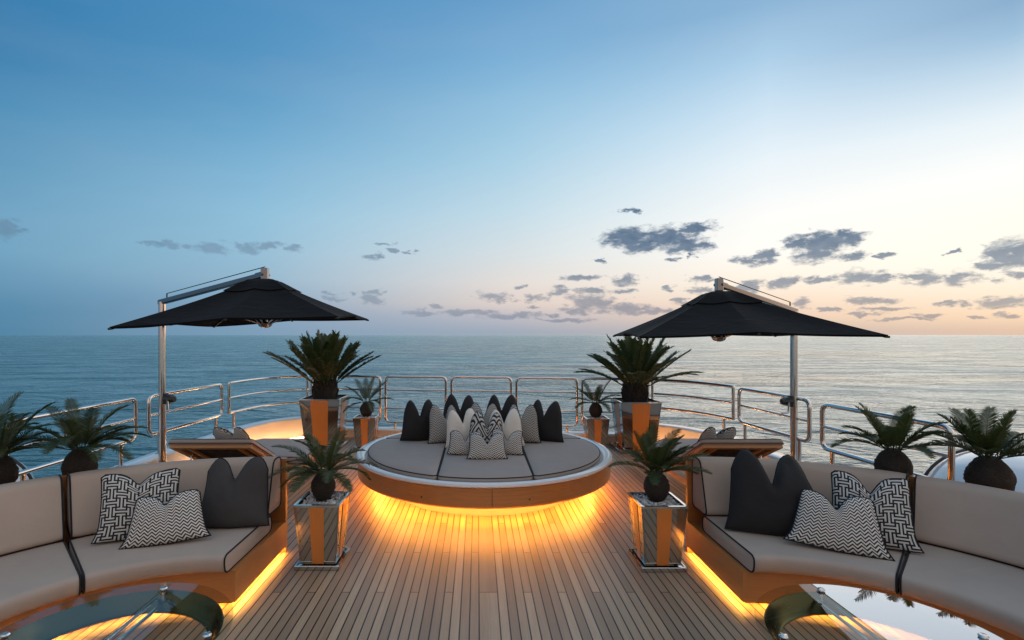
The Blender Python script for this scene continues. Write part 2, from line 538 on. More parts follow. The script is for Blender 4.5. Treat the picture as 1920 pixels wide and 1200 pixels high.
# ------------------------------------------------------------------ mesh helpers
class MB:
    def __init__(self):
        self.v = []
        self.f = []
        self.mi = []
        self.uv = None

    def add(self, verts, faces, mi=0):
        o = len(self.v)
        self.v += [tuple(p) for p in verts]
        self.f += [tuple(i + o for i in f) for f in faces]
        self.mi += [mi] * len(faces)
        return o

    def box(self, x0, x1, y0, y1, z0, z1, mi=0, bev=0.0):
        if bev <= 0:
            vs = [(x, y, z) for z in (z0, z1) for y in (y0, y1) for x in (x0, x1)]
            fs = [(0, 2, 3, 1), (4, 5, 7, 6), (0, 1, 5, 4), (1, 3, 7, 5), (3, 2, 6, 7), (2, 0, 4, 6)]
            self.add(vs, fs, mi)
        else:
            b = bev
            pts = [(x0 + b, y0), (x1 - b, y0), (x1, y0 + b), (x1, y1 - b), (x1 - b, y1), (x0 + b, y1), (x0, y1 - b), (x0, y0 + b)]
            ins = [(x0 + b, y0 + b), (x1 - b, y0 + b), (x1 - b, y0 + b), (x1 - b, y1 - b), (x1 - b, y1 - b), (x0 + b, y1 - b), (x0 + b, y1 - b), (x0 + b, y0 + b)]
            rings = [[(*p, z0) for p in ins], [(*p, z0 + b) for p in pts], [(*p, z1 - b) for p in pts], [(*p, z1) for p in ins]]
            self.loft(rings, True, True, mi)

    def loft(self, rings, closed=True, caps=True, mi=0):
        n = len(rings[0])
        vs = [p for r in rings for p in r]
        fs = []
        for i in range(len(rings) - 1):
            for j in range(n if closed else n - 1):
                k = (j + 1) % n
                fs.append((i * n + j, i * n + k, (i + 1) * n + k, (i + 1) * n + j))
        if caps:
            fs.append(tuple(reversed(range(n))))
            fs.append(tuple((len(rings) - 1) * n + j for j in range(n)))
        self.add(vs, fs, mi)

    def tube(self, pts, r, seg=10, closed=False, caps=True, mi=0, radii=None):
        P_ = [Vector(p) for p in pts]
        n = len(P_)
        rings = []
        up = None
        for i in range(n):
            if closed:
                tg = (P_[(i + 1) % n] - P_[i - 1])
            else:
                tg = P_[min(i + 1, n - 1)] - P_[max(i - 1, 0)]
            if tg.length < 1e-9:
                tg = Vector((0, 0, 1))
            tg.normalize()
            if up is None:
                up = Vector((0, 0, 1)) if abs(tg.z) < .9 else Vector((1, 0, 0))
            side = tg.cross(up)
            if side.length < 1e-6:
                side = tg.orthogonal()
            side.normalize()
            up = side.cross(tg).normalized()
            rr = radii[i] if radii else r
            rings.append([P_[i] + side * (rr * math.cos(2 * PI * k / seg)) + up * (rr * math.sin(2 * PI * k / seg)) for k in range(seg)])
        if closed:
            o = len(self.v)
            self.v += [tuple(p) for rg in rings for p in rg]
            for i in range(n):
                i2 = (i + 1) % n
                # align last ring by nearest vertex
                sh = 0
                if i2 == 0:
                    sh = min(range(seg), key=lambda s_: (rings[0][s_] - rings[-1][0]).length)
                for j in range(seg):
                    k = (j + 1) % seg
                    self.f.append((o + i * seg + j, o + i * seg + k, o + i2 * seg + (k + sh) % seg, o + i2 * seg + (j + sh) % seg))
                    self.mi.append(mi)
        else:
            self.loft(rings, True, caps, mi)

    def lathe(self, prof, seg=48, cx=0., cy=0., mi=0, caps=False):
        rings = []
        for r, z in prof:
            rings.append([(cx + r * math.cos(2 * PI * k / seg), cy + r * math.sin(2 * PI * k / seg), z) for k in range(seg)])
        self.loft(rings, True, caps, mi)

    def build(self, name, mats, parent=None, smooth=True, loc=None, angle=40):
        me = bpy.data.meshes.new(name)
        me.from_pydata(self.v, [], self.f)
        ms = mats if isinstance(mats, (list, tuple)) else [mats]
        for m_ in ms:
            me.materials.append(MATS[m_])
        me.polygons.foreach_set('material_index', self.mi)
        if self.uv:
            l = me.uv_layers.new(name='UVMap')
            for lp in me.loops:
                l.data[lp.index].uv = self.uv[lp.vertex_index]
        me.update()
        if smooth:
            me.shade_smooth()
            me.set_sharp_from_angle(angle=R(angle))
        o = bpy.data.objects.new(name, me)
        C.objects.link(o)
        if parent:
            o.parent = parent
        if loc is not None:
            o.location = loc
        return o


def tag(o, label, cat, group=None):
    o['label'] = label
    o['category'] = cat
    if group:
        o['group'] = group
    return o


def thing(name, label, cat, loc=(0, 0, 0), rz=0., group=None):
    o = bpy.data.objects.new(name, None)
    C.objects.link(o)
    o.location = loc
    o.rotation_euler = (0, 0, rz)
    return tag(o, label, cat, group)


def round_poly(pts, r, seg=6, closed=True):
    P_ = [Vector(p) for p in pts]
    out = []
    n = len(P_)
    for i in range(n):
        if not closed and i in (0, n - 1):
            out.append(P_[i])
            continue
        a, b, c = P_[i - 1], P_[i], P_[(i + 1) % n]
        d1, d2 = (a - b), (c - b)
        rr = min(r, d1.length * .45, d2.length * .45)
        p0 = b + d1.normalized() * rr
        p2 = b + d2.normalized() * rr
        if d1.normalized().dot(d2.normalized()) < -.93:
            out.append(b)
            continue
        for k in range(seg + 1):
            s = k / seg
            out.append(p0 * (1 - s) ** 2 + b * 2 * s * (1 - s) + p2 * s * s)
    return out


# ------------------------------------------------------------------ sea, hull, deck
SEA = -7.0
mb = MB()
mb.add([(-30000, -30000, SEA), (30000, -30000, SEA), (30000, 30000, SEA), (-30000, 30000, SEA)], [(0, 1, 2, 3)])
o = mb.build('sea', 'sea_water', smooth=False)
o['kind'] = 'structure'

# plan line of the deck edge (centre of the rail), port side forward round the bow to starboard
edge_port = [(-4.40, -4.0), (-4.38, 2.0), (-4.36, 6.6), (-4.33, 7.3), (-4.22, 8.5), (-4.05, 9.35), (-3.80, 9.82), (-3.37, 10.12), (-3.02, 10.14)]
edge_bow = [(-3.02, 10.14), (-1.9, 10.03), (-.55, 9.90), (.70, 9.74), (1.9, 9.58), (2.9, 9.40)]
edge_star = [(2.9, 9.40), (3.25, 9.30), (3.62, 8.95), (3.86, 8.50), (4.01, 8.02), (3.99, 7.6), (4.08, 6.3), (4.06, 5.9), (4.16, 4.4), (4.25, 2.0), (4.3, -4.0)]


def smooth_line(pts, it=2):
    for _ in range(it):
        out = [pts[0]]
        for a, b in zip(pts, pts[1:]):
            out.append((a[0] * .75 + b[0] * .25, a[1] * .75 + b[1] * .25))
            out.append((a[0] * .25 + b[0] * .75, a[1] * .25 + b[1] * .75))
        out.append(pts[-1])
        pts = out
    return pts


def offset(pts, d):
    """positive d = towards the deck's outside (the line runs clockwise seen from above)"""
    out = []
    for i in range(len(pts)):
        a = Vector(pts[max(i - 1, 0)])
        b = Vector(pts[min(i + 1, len(pts) - 1)])
        t_ = (b - a).normalized()
        nrm = Vector((-t_.y, t_.x))
        out.append((pts[i][0] + nrm.x * d, pts[i][1] + nrm.y * d))
    return out


EP, EB, ES = smooth_line(edge_port), smooth_line(edge_bow, 1), smooth_line(edge_star)
ALL = EP + EB[1:] + ES[1:]

deck_edge = offset(ALL, -.03)
mb = MB()
mb.add([(x, y, 0.0) for x, y in deck_edge], [tuple(reversed(range(len(deck_edge))))])
# underside
mb.add([(x, y, -.12) for x, y in deck_edge], [tuple(range(len(deck_edge)))])
o = mb.build('deck', 'teak_deck', smooth=False)
o['kind'] = 'structure'

mb = MB()
rings = []
for z, d in ((-.02, .075), (-.6, .05), (-.62, .12), (-.8, .12), (-.82, .04), (-3.2, -.05), (-7.6, -.5)):
    rings.append([(x, y, z) for x, y in offset(ALL, d)])
mb.loft(rings, closed=False, caps=False)
o = mb.build('hull', 'hull_paint')
o['kind'] = 'structure'


def wall_section(mbw, line, d_in, d_out, z0, z1):
    a, b = offset(line, d_in), offset(line, d_out)
    rings = []
    for i in range(len(line)):
        rings.append([(a[i][0], a[i][1], z0), (a[i][0], a[i][1], z1), (b[i][0], b[i][1], z1), (b[i][0], b[i][1], z0)])
    mbw.loft(rings, True, True)


def bulwark(line, ztop, label, zcap=.035, winner=-.13):
    r_ = thing('bulwark', label, 'low wall', (line[0][0], line[0][1], 0))
    loc = Vector((line[0][0], line[0][1]))
    ln = [(x - loc.x, y - loc.y) for x, y in line]
    m1 = MB()
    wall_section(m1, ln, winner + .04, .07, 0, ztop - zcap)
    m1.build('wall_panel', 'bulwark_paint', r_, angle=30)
    m2 = MB()
    a = offset(ln, winner)
    b = offset(ln, .11)
    rings = []
    for i in range(len(ln)):
        ax, ay = a[i]
        bx, by = b[i]
        def P2(f, z):
            return (ax + (bx - ax) * f, ay + (by - ay) * f, z)
        rings.append([P2(0, ztop - zcap), P2(0, ztop - .012), P2(.05, ztop), P2(.95, ztop), P2(1, ztop - .012), P2(1, ztop - zcap)])
    m2.loft(rings, True, True)
    m2.build('cap', 'white_paint', r_, angle=50)
    return r_


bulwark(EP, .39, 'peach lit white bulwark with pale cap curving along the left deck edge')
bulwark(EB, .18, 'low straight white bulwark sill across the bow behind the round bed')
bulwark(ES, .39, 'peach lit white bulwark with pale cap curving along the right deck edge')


def led_line(line, name, a, b):
    sub = offset(line, -.26)
    seg = [p for p in sub if a(p)]
    m1 = MB()
    ps = [(x, y, .035) for x, y in seg]
    m1.tube(ps, .011, 6)
    return tag(m1.build('led_strip', 'led_rail'), b, 'light strip', 'light strips along the bulwark')


led_line(EP, '', lambda p: p[1] > 7.2, 'glowing light strip at the foot of the left bulwark beside the lounger')
led_line(ES, '', lambda p: p[1] > 7.0, 'glowing light strip at the foot of the right bulwark beside the lounger')


# ------------------------------------------------------------------ guard rails
def rail_panel(plan, label, zs, zb, legs=(.12, .88), rad=.0255):
    x0, y0 = plan[0]
    r_ = thing('guard_rail', label, 'railing', (x0, y0, zb), 0, 'polished guard rails round the deck')
    pl = [Vector((x - x0, y - y0, 0)) for x, y in plan]
    up = lambda p, z: Vector((p.x, p.y, z - zb))
    loop = [up(p, zs[0]) for p in pl] + [up(p, zs[-1]) for p in reversed(pl)]
    m1 = MB()
    m1.tube(round_poly(loop, .10, 6), rad, 12, closed=True)
    m1.build('frame', 'chrome', r_)
    for z in zs[1:-1]:
        m1 = MB()
        m1.tube([up(p, z) for p in pl], rad * .68, 10)
        m1.build('crossbar', 'chrome', r_)
    # legs at arc-length fractions
    L = [0]
    for a, b in zip(pl, pl[1:]):
        L.append(L[-1] + (b - a).length)
    for f in legs:
        s = f * L[-1]
        for i in range(len(pl) - 1):
            if s <= L[i + 1] + 1e-9:
                q = pl[i].lerp(pl[i + 1], (s - L[i]) / (L[i + 1] - L[i]))
                break
        m1 = MB()
        m1.tube([(q.x, q.y, .0), (q.x, q.y, zs[-1] - zb)], rad * .9, 12)
        lg = m1.build('leg', 'chrome', r_)
        m2 = MB()
        m2.lathe([(.0, .001), (.05, .001), (.05, .007), (.032, .014), (.0, .014)], 20, q.x, q.y)
        fl = m2.build('flange', 'chrome', lg)
    return r_


SIDE = (1.19, .935, .68)
BOW = (1.19, .93, .57, .30)
rail_panel([(-4.36, 4.73), (-4.36, 6.53)], 'leftmost polished rail section behind the potted cycads and left sofa', SIDE, .39, (.1, .85))
rail_panel([(-4.34, 6.76), (-4.22, 8.45)], 'polished rail section crossed by the left umbrella mast', SIDE, .39, (.12, .9))
rail_panel(smooth_line([(-4.20, 8.66), (-4.08, 9.40), (-3.80, 9.85), (-3.36, 10.12)]), 'curved polished rail section left of the big left cycad', SIDE, .39, (.07, .95))
rail_panel([(-3.28, 10.14), (-1.90, 10.03)], 'tall rail section behind the big left cycad and small left planter', BOW, .18, (.3, .8))
rail_panel([(-1.79, 10.0), (-.61, 9.93)], 'tall bow rail section left of the middle one, behind the round bed', BOW, .18, (.16, .84))
rail_panel([(-.50, 9.90), (.645, 9.78)], 'middle bow rail section directly behind the round bed pillows', BOW, .18, (.16, .84))
rail_panel([(.745, 9.74), (1.87, 9.60)], 'tall bow rail section right of the middle one, behind the round bed', BOW, .18, (.16, .84))
rail_panel([(1.96, 9.56), (3.12, 9.36)], 'tall rail section behind the big right cycad and small right planter', BOW, .18, (.16, .7))
rail_panel(smooth_line([(3.19, 9.33), (3.60, 8.96), (3.85, 8.52), (4.01, 8.02)]), 'curved polished rail section right of the big right cycad', SIDE, .39, (.05, .88))
rail_panel([(3.98, 7.78), (4.10, 6.32)], 'polished rail section crossed by the right umbrella mast', SIDE, .39, (.1, .88))
rail_panel([(4.03, 5.98), (4.14, 4.47)], 'rightmost polished rail section above the right sofa with cycads', SIDE, .39, (.1, .85))


# ------------------------------------------------------------------ pillows
GP = 'pillows heaped on the round daybed'
def key_bit(i, j):
    """interlocking I shapes, upright and lying by turns"""
    a0, b0 = round(i / 6), round(j / 6)
    for a in (a0 - 1, a0, a0 + 1):
        for b in (b0 - 1, b0, b0 + 1):
            di, dj = abs(i - 6 * a), abs(j - 6 * b)
            if (a + b) % 2:
                di, dj = dj, di
            if (di == 0 and dj <= 4) or (dj == 4 and di <= 2):
                return 1
    return 0


def pillow(label, wd, ht, mt, base, yaw=0., lean=18., notch=.16, peak=.62, drop=.10, taper=.14, thick=.16, group=None, roll=0., flare=.07, trim='piping_dark', seed=0, parent=None, back=0.):
    n = 44 if mt == 'key' else 28
    rnd = random.Random(seed + 5)
    ph = [rnd.uniform(0, 6) for _ in range(4)]
    asym = rnd.uniform(-.10, .10)

    def outline(u, v):
        x = wd / 2 * u
        hv = (v + 1) / 2
        x *= 1 - taper * hv ** 1.5
        x *= 1 - .06 * (1 - v * v) * abs(u)
        if v < -.5:
            x *= 1 + flare * ((-v - .5) / .5) ** 2
        y = ht * hv
        k = max(0., hv) ** 2.2
        uu = u - asym * .5
        y -= notch * math.exp(-abs(uu / .27) ** 1.45) * k
        if abs(u) > peak:
            y -= drop * ((abs(u) - peak) / (1 - peak)) ** 2 * k
        y += .012 * abs(u) * (1 - hv)
        y += .006 * math.sin(3 * u + ph[0]) * k
        return x, y

    def prof(u, v):
        a = max(0, 1 - abs(u) ** 2.6) ** .55
        b = max(0, 1 - abs(v) ** 2.6) ** .55
        p = a * b
        kv = max(0., (v + .1) / 1.1) ** 1.2
        p *= 1 - .62 * math.exp(-((u - asym * .5) / .14) ** 2) * kv
        p *= 1 + .05 * math.sin(5 * u + ph[1]) * math.cos(4 * v + ph[2])
        return p

    def fold(u, v):
        kv = max(0., (v + .2) / 1.2)
        e_ = max(0., min(1., (u + .1) / .6)) * kv ** 1.5
        return -.035 * math.exp(-((u - asym * .5) / .3) ** 2) * kv + back * e_ * e_ * (3 - 2 * e_)

    m1 = MB()
    uvs = []
    idx = {}
    for side in (-1, 1):
        for j in range(n + 1):
            for i in range(n + 1):
                u = -1 + 2 * i / n
                v = -1 + 2 * j / n
                border = i in (0, n) or j in (0, n)
                if border and (0, i, j) in idx:
                    continue
                x, y = outline(u, v)
                z = side * thick / 2 * prof(u, v) + fold(u, v)
                key = (0, i, j) if border else (side, i, j)
                idx[key] = len(m1.v)
                m1.v.append((x, z, y))
                uvs.append((u * wd, v * ht * 1.0))
    for side in (-1, 1):
        for j in range(n):
            for i in range(n):
                q = []
                for (a, b) in ((i, j), (i + 1, j), (i + 1, j + 1), (i, j + 1)):
                    q.append(idx.get((0, a, b), idx.get((side, a, b))))
                if side == 1:
                    q.reverse()
                m1.f.append(tuple(q))
                m1.mi.append(1 - key_bit(i, j) if mt == 'key' else 0)
    m1.uv = uvs
    if group == GP:
        yaw += R((seed * 37 % 11) - 5)
        roll = R((seed * 53 % 9) - 4) * .8
        lean += (seed * 29 % 7) - 3
        base = (base[0] * 1.02, base[1] * 1.02, base[2])
    r_ = thing('throw_pillow', label, 'pillow', base, yaw, group)
    rot = Matrix.Rotation(-R(lean), 4, 'X')
    r_.matrix_basis = Matrix.Translation(base) @ Matrix.Rotation(yaw, 4, 'Z') @ rot @ Matrix.Rotation(roll, 4, 'Y')
    mats = ['key_white', 'key_dark'] if mt == 'key' else [mt]
    m1.build('cover', mats, r_, angle=180)
    m2 = MB()
    loop = []
    N2 = 20
    for k in range(N2):
        loop.append((-1 + 2 * k / N2, -1))
    for k in range(N2):
        loop.append((1, -1 + 2 * k / N2))
    for k in range(N2):
        loop.append((1 - 2 * k / N2, 1))
    for k in range(N2):
        loop.append((-1, 1 - 2 * k / N2))
    pts = []
    for u, v in loop:
        x, y = outline(u, v)
        pts.append((x, fold(u, v), y))
    m2.tube(pts, .0055, 6, closed=True)
    m2.build('piping', trim, r_, angle=180)
    return r_


# ------------------------------------------------------------------ round bed
BX, BY, BR = .085, 6.84, 1.64
bed = thing('round_daybed', 'large round daybed with wood skirt, white rim and grey pads glowing underneath', 'daybed', (BX, BY, 0))
mb = MB()
mb.lathe([(0, .0), (1.18, .0), (1.18, .235), (0, .235)], 72)
mb.build('plinth', 'plinth_paint', bed)
mb = MB()
mb.lathe([(1.12, .225), (BR - .02, .225), (BR, .245), (BR, .435), (BR - .02, .445), (1.2, .445)], 128)
fa = mb.build('skirt', 'wood_varnish_x', bed)
# butt seams and little lock buttons on the skirt
for px in (-50,):
    a = R(-90 + 2.3)
    m1 = MB()
    m1.tube([((BR + .0005) * math.cos(a), (BR + .0005) * math.sin(a), .25), ((BR + .0005) * math.cos(a), (BR + .0005) * math.sin(a), .43)], .0025, 5)
    m1.build('seam', 'caulk_black', fa)
for a in (-90 - 24, -90 + 16):
    m1 = MB()
    c_, s_ = math.cos(R(a)), math.sin(R(a))
    p = Vector((BR * c_, BR * s_, .31))
    m1.tube([p - Vector((c_, s_, 0)) * .01, p + Vector((c_, s_, 0)) * .005], .009, 12)
    m1.build('button', 'black_plastic', fa)
mb = MB()
mb.lathe([(BR - .03, .446), (BR + .012, .446), (BR + .022, .46), (BR + .018, .482), (BR, .492), (BR - .05, .488), (BR - .085, .476), (BR - .10, .452), (BR - .14, .45)], 128)
mb.build('rim', 'white_paint', bed)
mb = MB()
mb.lathe([(1.38, .207), (1.415, .207), (1.415, .217), (1.38, .217), (1.38, .207)], 96)
mb.build('led_strip', 'led_bed', bed)

# pads: clipped pieces of a disc
RP, Z0, Z1 = 1.515, .452, .515


def disc_piece(inside_pts):
    return inside_pts


def pad_poly(x0, x1, y0, y1, g=.006):
    """part of the disc of radius RP between x0..x1, y0..y1, sampled as a polygon"""
    x0 += g; x1 -= g; y0 += g; y1 -= g
    pts = []
    # trace by casting rays from an interior point
    cx = (max(x0, -RP) + min(x1, RP)) / 2
    cy = (max(y0, -RP) + min(y1, RP)) / 2
    for k in range(160):
        a = 2 * PI * k / 160
        c_, s_ = math.cos(a), math.sin(a)
        tt = 9.
        if c_ > 1e-9: tt = min(tt, (x1 - cx) / c_)
        if c_ < -1e-9: tt = min(tt, (x0 - cx) / c_)
        if s_ > 1e-9: tt = min(tt, (y1 - cy) / s_)
        if s_ < -1e-9: tt = min(tt, (y0 - cy) / s_)
        b = cx * c_ + cy * s_
        disc = b * b - (cx * cx + cy * cy - RP * RP)
        tt = min(tt, -b + math.sqrt(max(disc, 0)))
        pts.append(Vector((cx + tt * c_, cy + tt * s_)))
    return pts, Vector((cx, cy))


def cushion_from_poly(poly, c, z0, z1, fab, parent, pipe=True, crown=.012, name='pad', r=.028):
    m1 = MB()
    rings = []
    def shr(d, z):
        out = []
        n = len(poly)
        for i, p in enumerate(poly):
            dirv = (p - c)
            L = dirv.length
            out.append((*(c + dirv * ((L - d) / L)), z))
        return out
    for (d, z) in ((r * .6, z0), (0, z0 + r * .7), (0, z1 - r), (r * .3, z1 - r * .3), (r, z1)):
        rings.append(shr(d, z))
    base = rings[-1]
    for s in (.8, .55, .3, .1):
        rings.append([(c.x + (p[0] - c.x) * s, c.y + (p[1] - c.y) * s, z1 + crown * (1 - s * s)) for p in base])
    m1.loft(rings, True, True)
    ob = m1.build(name, fab, parent, angle=70)
    if pipe:
        for z, dd in ((z1 - r * .35, r * .22),):
            m2 = MB()
            m2.tube([Vector(p) for p in shr(dd - .002, z)], .0055, 6, closed=True)
            m2.build('piping', 'piping_dark', ob)
    return ob


SPLIT = .51
for rect in ((-2, -SPLIT, -2, .52), (-SPLIT, SPLIT, -2, .52), (SPLIT, 2, -2, .52), (-2, 2, .52, 2)):
    poly, c = pad_poly(*rect)
    cushion_from_poly(poly, c, Z0, Z1, 'bed_fabric', bed)

BZ = Z1 + .006
GP = 'pillows heaped on the round daybed'
# base position given as world x, y
dk = dict(notch=.26, peak=.55, drop=.20, taper=.18, thick=.2, group=GP)
pillow('charcoal pillow at the left end of the heap on the daybed', .56, .58, 'charcoal_fabric', (-.78, 7.02, BZ), R(28), 14, seed=1, **dk)
pillow('charcoal pillow at the back left, half hidden by patterned pillows', .55, .62, 'charcoal_fabric', (-.26, 7.30, BZ), R(4), 12, seed=2, **dk)
pillow('charcoal pillow at the back right, half hidden by patterned pillows', .55, .62, 'charcoal_fabric', (.34, 7.30, BZ), R(-4), 12, seed=3, **dk)
pillow('charcoal pillow at the right end of the heap on the daybed', .56, .58, 'charcoal_fabric', (.90, 7.02, BZ), R(-28), 14, seed=4, **dk)
hb = dict(notch=.22, peak=.58, drop=.16, taper=.16, thick=.17, group=GP)
pillow('grey woven zigzag pillow beside the leftmost charcoal pillow', .50, .53, 'herringbone_fabric', (-.42, 6.90, BZ), R(22), 14, seed=5, **hb)
pillow('grey woven zigzag pillow at the middle behind the diamond pillow', .50, .54, 'herringbone_fabric', (.09, 6.99, BZ), 0, 12, seed=6, **hb)
pillow('grey woven zigzag pillow beside the rightmost charcoal pillow', .50, .53, 'herringbone_fabric', (.60, 6.90, BZ), R(-22), 14, seed=7, **hb)
pillow('plain cream pillow left of the diamond patterned pillow', .50, .50, 'cream_fabric', (-.16, 6.67, BZ), R(12), 16, seed=8, trim='cream_fabric', **hb)
pillow('plain cream pillow right of the diamond patterned pillow', .50, .50, 'cream_fabric', (.36, 6.67, BZ), R(-12), 16, seed=9, trim='cream_fabric', **hb)
pillow('black and cream diamond maze pillow in the centre of the heap', .47, .50, 'diamond_fabric', (.10, 6.42, BZ), 0, 16, seed=10, notch=.24, peak=.58, drop=.14, taper=.14, thick=.15, group=GP)
sm = dict(notch=.15, peak=.80, drop=.03, taper=.10, thick=.13, group=GP)
pillow('small chevron pillow left of the front one on the daybed', .42, .30, 'chevron_fabric', (-.15, 6.17, BZ), R(8), 20, seed=11, **sm)
pillow('small chevron pillow right of the front one on the daybed', .42, .31, 'chevron_fabric', (.345, 6.20, BZ), R(-8), 20, seed=12, **sm)
pillow('small chevron pillow frontmost in the middle of the daybed heap', .46, .315, 'chevron_fabric', (.115, 5.95, BZ), 0, 22, seed=13, **sm)


# ------------------------------------------------------------------ curved sofas
def sofa(m, label):
    cx, cy = .085 + m * 1.935, 2.6
    r_ = thing('curved_sofa', label, 'sofa', (cx, cy, 0))

    def pos(r, s):
        """s < 0: metres of straight run towards the centreline; s >= 0: degrees round the arc"""
        if s < 0:
            return (m * s, r)
        a = R(s)
        return (m * r * math.sin(a), r * math.cos(a))

    def sweep(prof, s0, s1, step=3., crown=0.):
        st = []
        if s0 < 0:
            st += [s0, s0 * .5]
            s = 0.
        else:
            s = s0
        while s < s1 - 1e-6:
            st.append(s)
            s += step
        st.append(s1)
        rings = []
        for s in st:
            rings.append([(*pos(r, s), z) for r, z in prof])
        if m > 0:
            rings = [list(reversed(q)) for q in rings]
        return rings

    def rprof(pts, r, seg=4):
        return [(p.x, p.y) for p in round_poly([Vector((a, b, 0)) for a, b in pts], r, seg)]

    # base
    E = -.09
    mb_ = MB()
    mb_.loft(sweep([(1.12, .058), (1.12, .288), (2.10, .288), (2.10, .085), (1.138, .085), (1.138, .058)], E, 150.), True, True)
    a_, b_ = sorted((m * (E - .001), m * (E + .018)))
    mb_.box(a_, b_, 1.139, 2.099, .0585, .0855)
    base = mb_.build('base', 'wood_sofa', r_, angle=30)
    mb_ = MB()
    mb_.loft(sweep([(1.22, .0), (1.22, .085), (2.08, .085), (2.08, .0)], E + .07 if E + .07 < 0 else 0, 149.), True, True)
    mb_.build('toe_kick', 'caulk_black', r_, angle=30)
    mb_ = MB()
    mb_.loft(sweep([(2.102, .0), (2.102, .865), (2.145, .865), (2.145, .0)], E, 150.), True, True)
    mb_.build('back_panel', 'wood_sofa', r_, angle=30)
    mb_ = MB()
    mb_.loft(sweep([(2.147, .0), (2.147, .70), (2.26, .70), (2.26, .0)], 20., 24.), True, True)
    mb_.loft(sweep([(2.147, .0), (2.147, .72), (2.47, .72), (2.47, .0)], 24.2, 150.), True, True)
    mb_.build('plant_shelf', 'wood_sofa', r_, angle=30)
    # light strips under the base
    mb_ = MB()
    ps = [(*pos(1.155, s), .073) for s in range(0, 150, 4)]
    mb_.tube(ps, .009, 6)
    ps = [(m * (E + .035), y, .073) for y in (1.16, 1.5, 2.0, 2.10)]
    mb_.tube(ps, .009, 6)
    mb_.build('led_strip', 'led_sofa', r_)
    # cushions
    seatp = rprof([(1.045, .292), (1.03, .425), (1.88, .43), (1.88, .292)], .055)
    backp = rprof([(1.80, .437), (1.935, .895), (2.10, .895), (2.10, .437)], .06)
    for (nm, pf, segs) in (('seat_cushion', seatp, ((-.05, 43.9), (45.0, 89.), (90.4, 134.))),
                           ('back_cushion', backp, ((-.045, 43.6), (45.1, 88.6), (90.4, 134.)))):
        for (a, b) in segs:
            rings = sweep(pf, a, b, 2.2)
            # soften the ends
            def inset(q, d):
                cxx = sum(p[0] for p in q) / len(q); cyy = sum(p[1] for p in q) / len(q); czz = sum(p[2] for p in q) / len(q)
                c0 = Vector((cxx, cyy, czz))
                return [c0 + (Vector(p) - c0) * (1 - d) for p in q]
            mb_ = MB()
            r2 = [inset(rings[0], .5)] + [inset(rings[0], .02)] + [[Vector(p) for p in q] for q in rings[1:-1]] + [inset(rings[-1], .02)] + [inset(rings[-1], .5)]
            # puff the end faces outwards a little
            t0 = (Vector(rings[0][0]) - Vector(rings[1][0])).normalized()
            t1 = (Vector(rings[-1][0]) - Vector(rings[-2][0])).normalized()
            r2[0] = [p + t0 * .014 for p in r2[0]]
            r2[-1] = [p + t1 * .014 for p in r2[-1]]
            mb_.loft(r2, True, True)
            co_ = mb_.build(nm, 'taupe_fabric', r_, angle=60)
            for q in (inset(rings[0], .015), inset(rings[-1], .015)):
                mp = MB()
                mp.tube(q, .0065, 6, closed=True)
                mp.build('piping', 'piping_dark', co_)
    return r_


sofa(-1, 'curved taupe cushioned sofa with wood base glowing underneath at left')
sofa(1, 'curved taupe cushioned sofa with wood base glowing underneath at right')

SZ = .437
GS = 'pillows on the curved sofas'
pillow('slate grey two eared pillow at the inner end of the left sofa', .56, .56, 'slate_fabric', (-1.99, 4.15, SZ), R(4), 20, seed=21, back=-.05, notch=.19, peak=.62, drop=.12, taper=.10, thick=.19, group=GS, flare=.05)
pillow('black and white fret pattern pillow on the left sofa', .54, .50, 'key', (-2.60, 3.93, SZ), R(26), 20, seed=22, notch=.10, peak=.88, drop=.02, taper=.02, thick=.15, group=GS, flare=.10)
pillow('black and white chevron pillow leaning in front on the left sofa', .56, .37, 'chevron_fabric', (-2.33, 3.83, SZ), R(14), 24, seed=23, notch=.10, peak=.84, drop=.02, taper=.22, thick=.14, group=GS, flare=.10, roll=R(-4))
pillow('large charcoal two eared pillow at the inner end of the right sofa', .68, .66, 'charcoal_fabric', (2.33, 4.00, SZ), R(-16), 20, seed=24, back=.12, notch=.29, peak=.56, drop=.18, taper=.16, thick=.24, group=GS)
pillow('black and white fret pattern pillow on the right sofa', .52, .52, 'key', (2.92, 3.78, SZ), R(-30), 20, seed=25, notch=.15, peak=.88, drop=.02, taper=.08, thick=.15, group=GS, flare=.12)
pillow('black and white chevron pillow leaning in front on the right sofa', .60, .41, 'chevron_fabric', (2.60, 3.70, SZ), R(-24), 24, seed=26, notch=.13, peak=.84, drop=.02, taper=.26, thick=.14, group=GS, flare=.12, roll=R(4))


